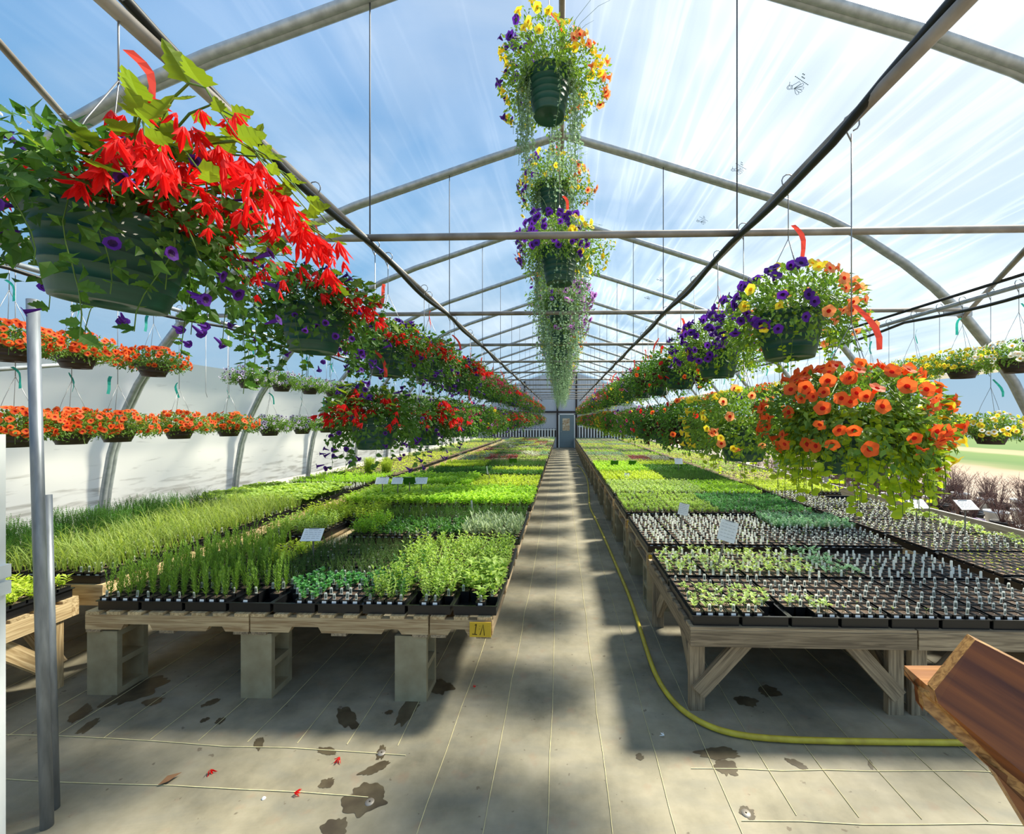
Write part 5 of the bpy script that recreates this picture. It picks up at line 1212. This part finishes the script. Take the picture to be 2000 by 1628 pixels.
# brown stained wooden stand at right front
st = thing('wooden_stand', 'red-brown stained wooden stand with sloping boards at the right front', 'stand', at(2050, 1450, 1.2)[:2] + (0,))
org = Vector(st.location)
def slab(name, pix, Z, dz, m, edge=None, dzl=None):
    """board given by its front outline, with thickness along the view"""
    V = [];
    for i, (px, py) in enumerate(pix): zz = Z[i] if isinstance(Z, (list, tuple)) else Z; V.append(Vector(at(px, py, zz)) - org)
    n = len(V); B = [v + Vector((.01, dz, .0)) for v in V]; q = MB()
    q.add([tuple(v) for v in V + B], [tuple(range(n))[::-1], tuple(range(n, 2 * n))], 0)
    q.add([tuple(v) for v in V + B], [(i, (i + 1) % n, (i + 1) % n + n, i + n) for i in range(n)], 1)
    q.build(name, [M[m], M[edge or m]], st)
slab('side_board', [(1905, 1249), (1825, 1348), (1832, 1372), (1960, 1500), (2230, 1700), (2280, 1440)], [1.22, 1.2, 1.19, 1.12, .98, 1.02], .035, 'stained', 'lit_stain_edge')
slab('lower_trim', [(1800, 1352), (1806, 1385), (1960, 1524), (2230, 1740), (2235, 1712), (1960, 1500), (1832, 1372), (1824, 1350)], [1.24, 1.23, 1.13, 1.0, 1.0, 1.13, 1.2, 1.21], .03, 'lit_stain_edge', 'lit_stain_edge')
q = MB(); A = [Vector(at(*v)) - org for v in ((1766, 1303, 1.33), (1826, 1347, 1.2), (2060, 1347, 1.2), (2060, 1303, 1.33))]
zt = (A[0].z + A[1].z) / 2
A = [Vector((v.x, v.y, zt)) for v in A]; q.add([tuple(v) for v in A] + [(v.x, v.y, v.z - .03) for v in A], [(0, 1, 2, 3), (7, 6, 5, 4), (0, 4, 5, 1), (1, 5, 6, 2), (2, 6, 7, 3), (3, 7, 4, 0)]); q.build('shelf_board', M['shelf_top'], st)
slab('end_panel', [(1770, 1312), (1800, 1352), (1803, 1388), (1798, 1380), (1795, 1350)], 1.26, .03, 'stained')
slab('leg', [(1918, 1484), (1945, 1510), (2120, 1800), (2230, 1800), (2060, 1570)], [1.14, 1.12, 1.06, 1.06, 1.1], .04, 'stained', 'lit_stain_edge')
# litter on the floor
p = onfloor(332, 1525); mb = MB(); mb.scatter(T_leaf(.45, .12, .1), np.eye(3)[None] * .085, np.zeros((1, 3))); tag(mb.build('dry_leaf', M['dry_leaf'], None, (p[0] - .03, p[1] - .03, .006), (0, .1, -.7)), 'curled brown dry leaf lying on the left front floor', 'leaf')
for i, (px, py, s_, lab) in enumerate(((664, 1482, .02, 'fallen red petal beside the floor seam near the stained patch'), (410, 1507, .02, 'fallen red petal, leftmost on the front floor'), (574, 1553, .018, 'fallen red petal nearest the camera on the left floor'), (925, 1345, .012, 'tiny fallen petal in the shade near the aisle'), (1298, 1440, .014, 'pale twig-like petal beside the yellow hose'))):
    p = onfloor(px, py); m = MB(); m.scatter(FT['begonia'], np.eye(3)[None] * s_ * 1.5, np.zeros((1, 3))); tag(m.build('fallen_petal', F['red'] if i < 4 else M['white'], None, (p[0], p[1], .012), (1.7, 0, i)), lab, 'petal')
p = onfloor(515, 1559); m = MB(); m.lathe([(.0001, .008), (.006, .006), (.009, .001)], 8); tag(m.build('pebble', M['white'], None, (p[0], p[1], 0)), 'small pale pebble on the front left floor thread', 'pebble')
# hose wand on the right wall bench
m = MB(); a = Vector((2.95, 2.72, .68)); b = Vector((3.6, 2.45, .7)); m.tube([a, a + Vector((.06, -.02, .01))], [.022, .018], 12, 1); m.tube([a + Vector((.06, -.02, .01)), b], .009, 8, 0)
tag(m.build('watering_wand', [M['steel'], M['black']]), 'metal watering wand with black head lying at the right table edge', 'wand')

# ================================================================== OUTSIDE
def shrub_mb(seed, h=.6, n=26, up=False):
    r_ = random.Random(seed); m = MB()
    for i in range(n):
        a = r_.uniform(0, 2 * PI); sp = r_.uniform(.05, .3) if not up else r_.uniform(.0, .12); ln = h * r_.uniform(.6, 1.1)
        p0 = Vector((.03 * math.cos(a), .03 * math.sin(a), 0)); p1 = p0 + Vector((math.cos(a) * sp * .5, math.sin(a) * sp * .5, ln * .5)); p2 = p1 + Vector((math.cos(a + r_.uniform(-.6, .6)) * sp * .6, math.sin(a) * sp * .6, ln * .5))
        m.tube([p0, p1, p2], [.006, .004, .0015], 3, caps=False)
        for q in range(5):
            f = r_.uniform(.2, .95); b_ = p1.lerp(p2, f); az = r_.uniform(0, 6.28); m.tube([b_, b_ + Vector((math.cos(az) * .09, math.sin(az) * .09, r_.uniform(.04, .14)))], [.003, .0012], 3, caps=False)
    return m
SH = [shrub_mb(i).mesh('twigs', [M['twig']]) for i in range(4)] + [shrub_mb(9, 1.0, 40, True).mesh('twigs', [M['twig']])]
potm = {}
for c in ('purple_pot', 'blackpot', 'white_paint'):
    m = MB(); m.lathe([(.0001, 0), (.11, 0), (.15, .24), (.16, .24), (.16, .27), (.145, .27), (.14, .23), (.0001, .23)], 18); potm[c] = m.mesh('pot', [M[c]])
r_ = random.Random(8); cnt = 0
for ix in range(7):
    for iy in range(18):
        x = 5.6 + ix * .52 + r_.uniform(-.1, .1); y = 2.3 + iy * .6 + r_.uniform(-.15, .15)
        c = r_.choice(['blackpot', 'blackpot', 'white_paint', 'purple_pot']) if ix < 3 else r_.choice(['blackpot', 'white_paint', 'blackpot'])
        s_ = r_.uniform(.85, 1.15); v = r_.randrange(4) if not (ix > 3 and iy in (3, 4, 7)) else 4
        t = thing('potted_shrub', 'bare twiggy shrub in a %s pot outside, %s column out, %s along the wall' % ({'blackpot': 'black', 'white_paint': 'white', 'purple_pot': 'purple'}[c], ORD[ix], ORD[iy]), 'shrub', (x, y, -.09), (0, 0, r_.uniform(0, 6)), 'potted shrubs outside the right wall')
        put(potm[c], 'pot', t, sc=s_); kind(put(SH[v], 'twigs', t, (0, 0, .22), sc=s_ * .75), 'stuff')
# tipped purple pots
for i, (x, y, rx) in enumerate(((5.6, 4.65, 1.4), (5.45, 4.95, 1.2), (5.7, 5.9, 1.5))):
    tag(put(potm['purple_pot'], 'plant_pot', None, (x, y, .08), (rx, .2, i * 1.2), 1.1), 'purple plastic pot tipped over outside the right wall, %s of three' % ORD[i], 'pot')
# far tree line
for i in range(22):
    y = 6 + i * 8.6 + r_.uniform(-.8, .8); x = 95 + r_.uniform(-3, 8); hgt = r_.uniform(2.2, 3.4)
    t = thing('distant_tree', 'dark distant tree on the horizon beyond the field, %s from the right' % ORD[i], 'tree', (x, y, -2.9))
    m = MB(); m.tube([(0, 0, 0), (0, 0, 1.2)], .15, 6); m.build('trunk', M['dark_beam'], t)
    rn = np.random.default_rng(i); n = 260; P, N = dome(rn, n, 3.0, hgt - 1, 1.0, .4); P[:, 2] += 1.3; m = MB(); m.scatter(LF, frames(nrm(rn.normal(0, 1, (n, 3))), N, .7 * np.ones(n)), P); kind(m.build('crown', L['deep'], t), 'stuff')
print('objects', len(bpy.data.objects), 'tris', sum(sum(len(p.vertices) - 2 for p in m.polygons) if len(m.polygons) < 300 else int(len(m.loops) - 2 * len(m.polygons)) for m in bpy.data.meshes))
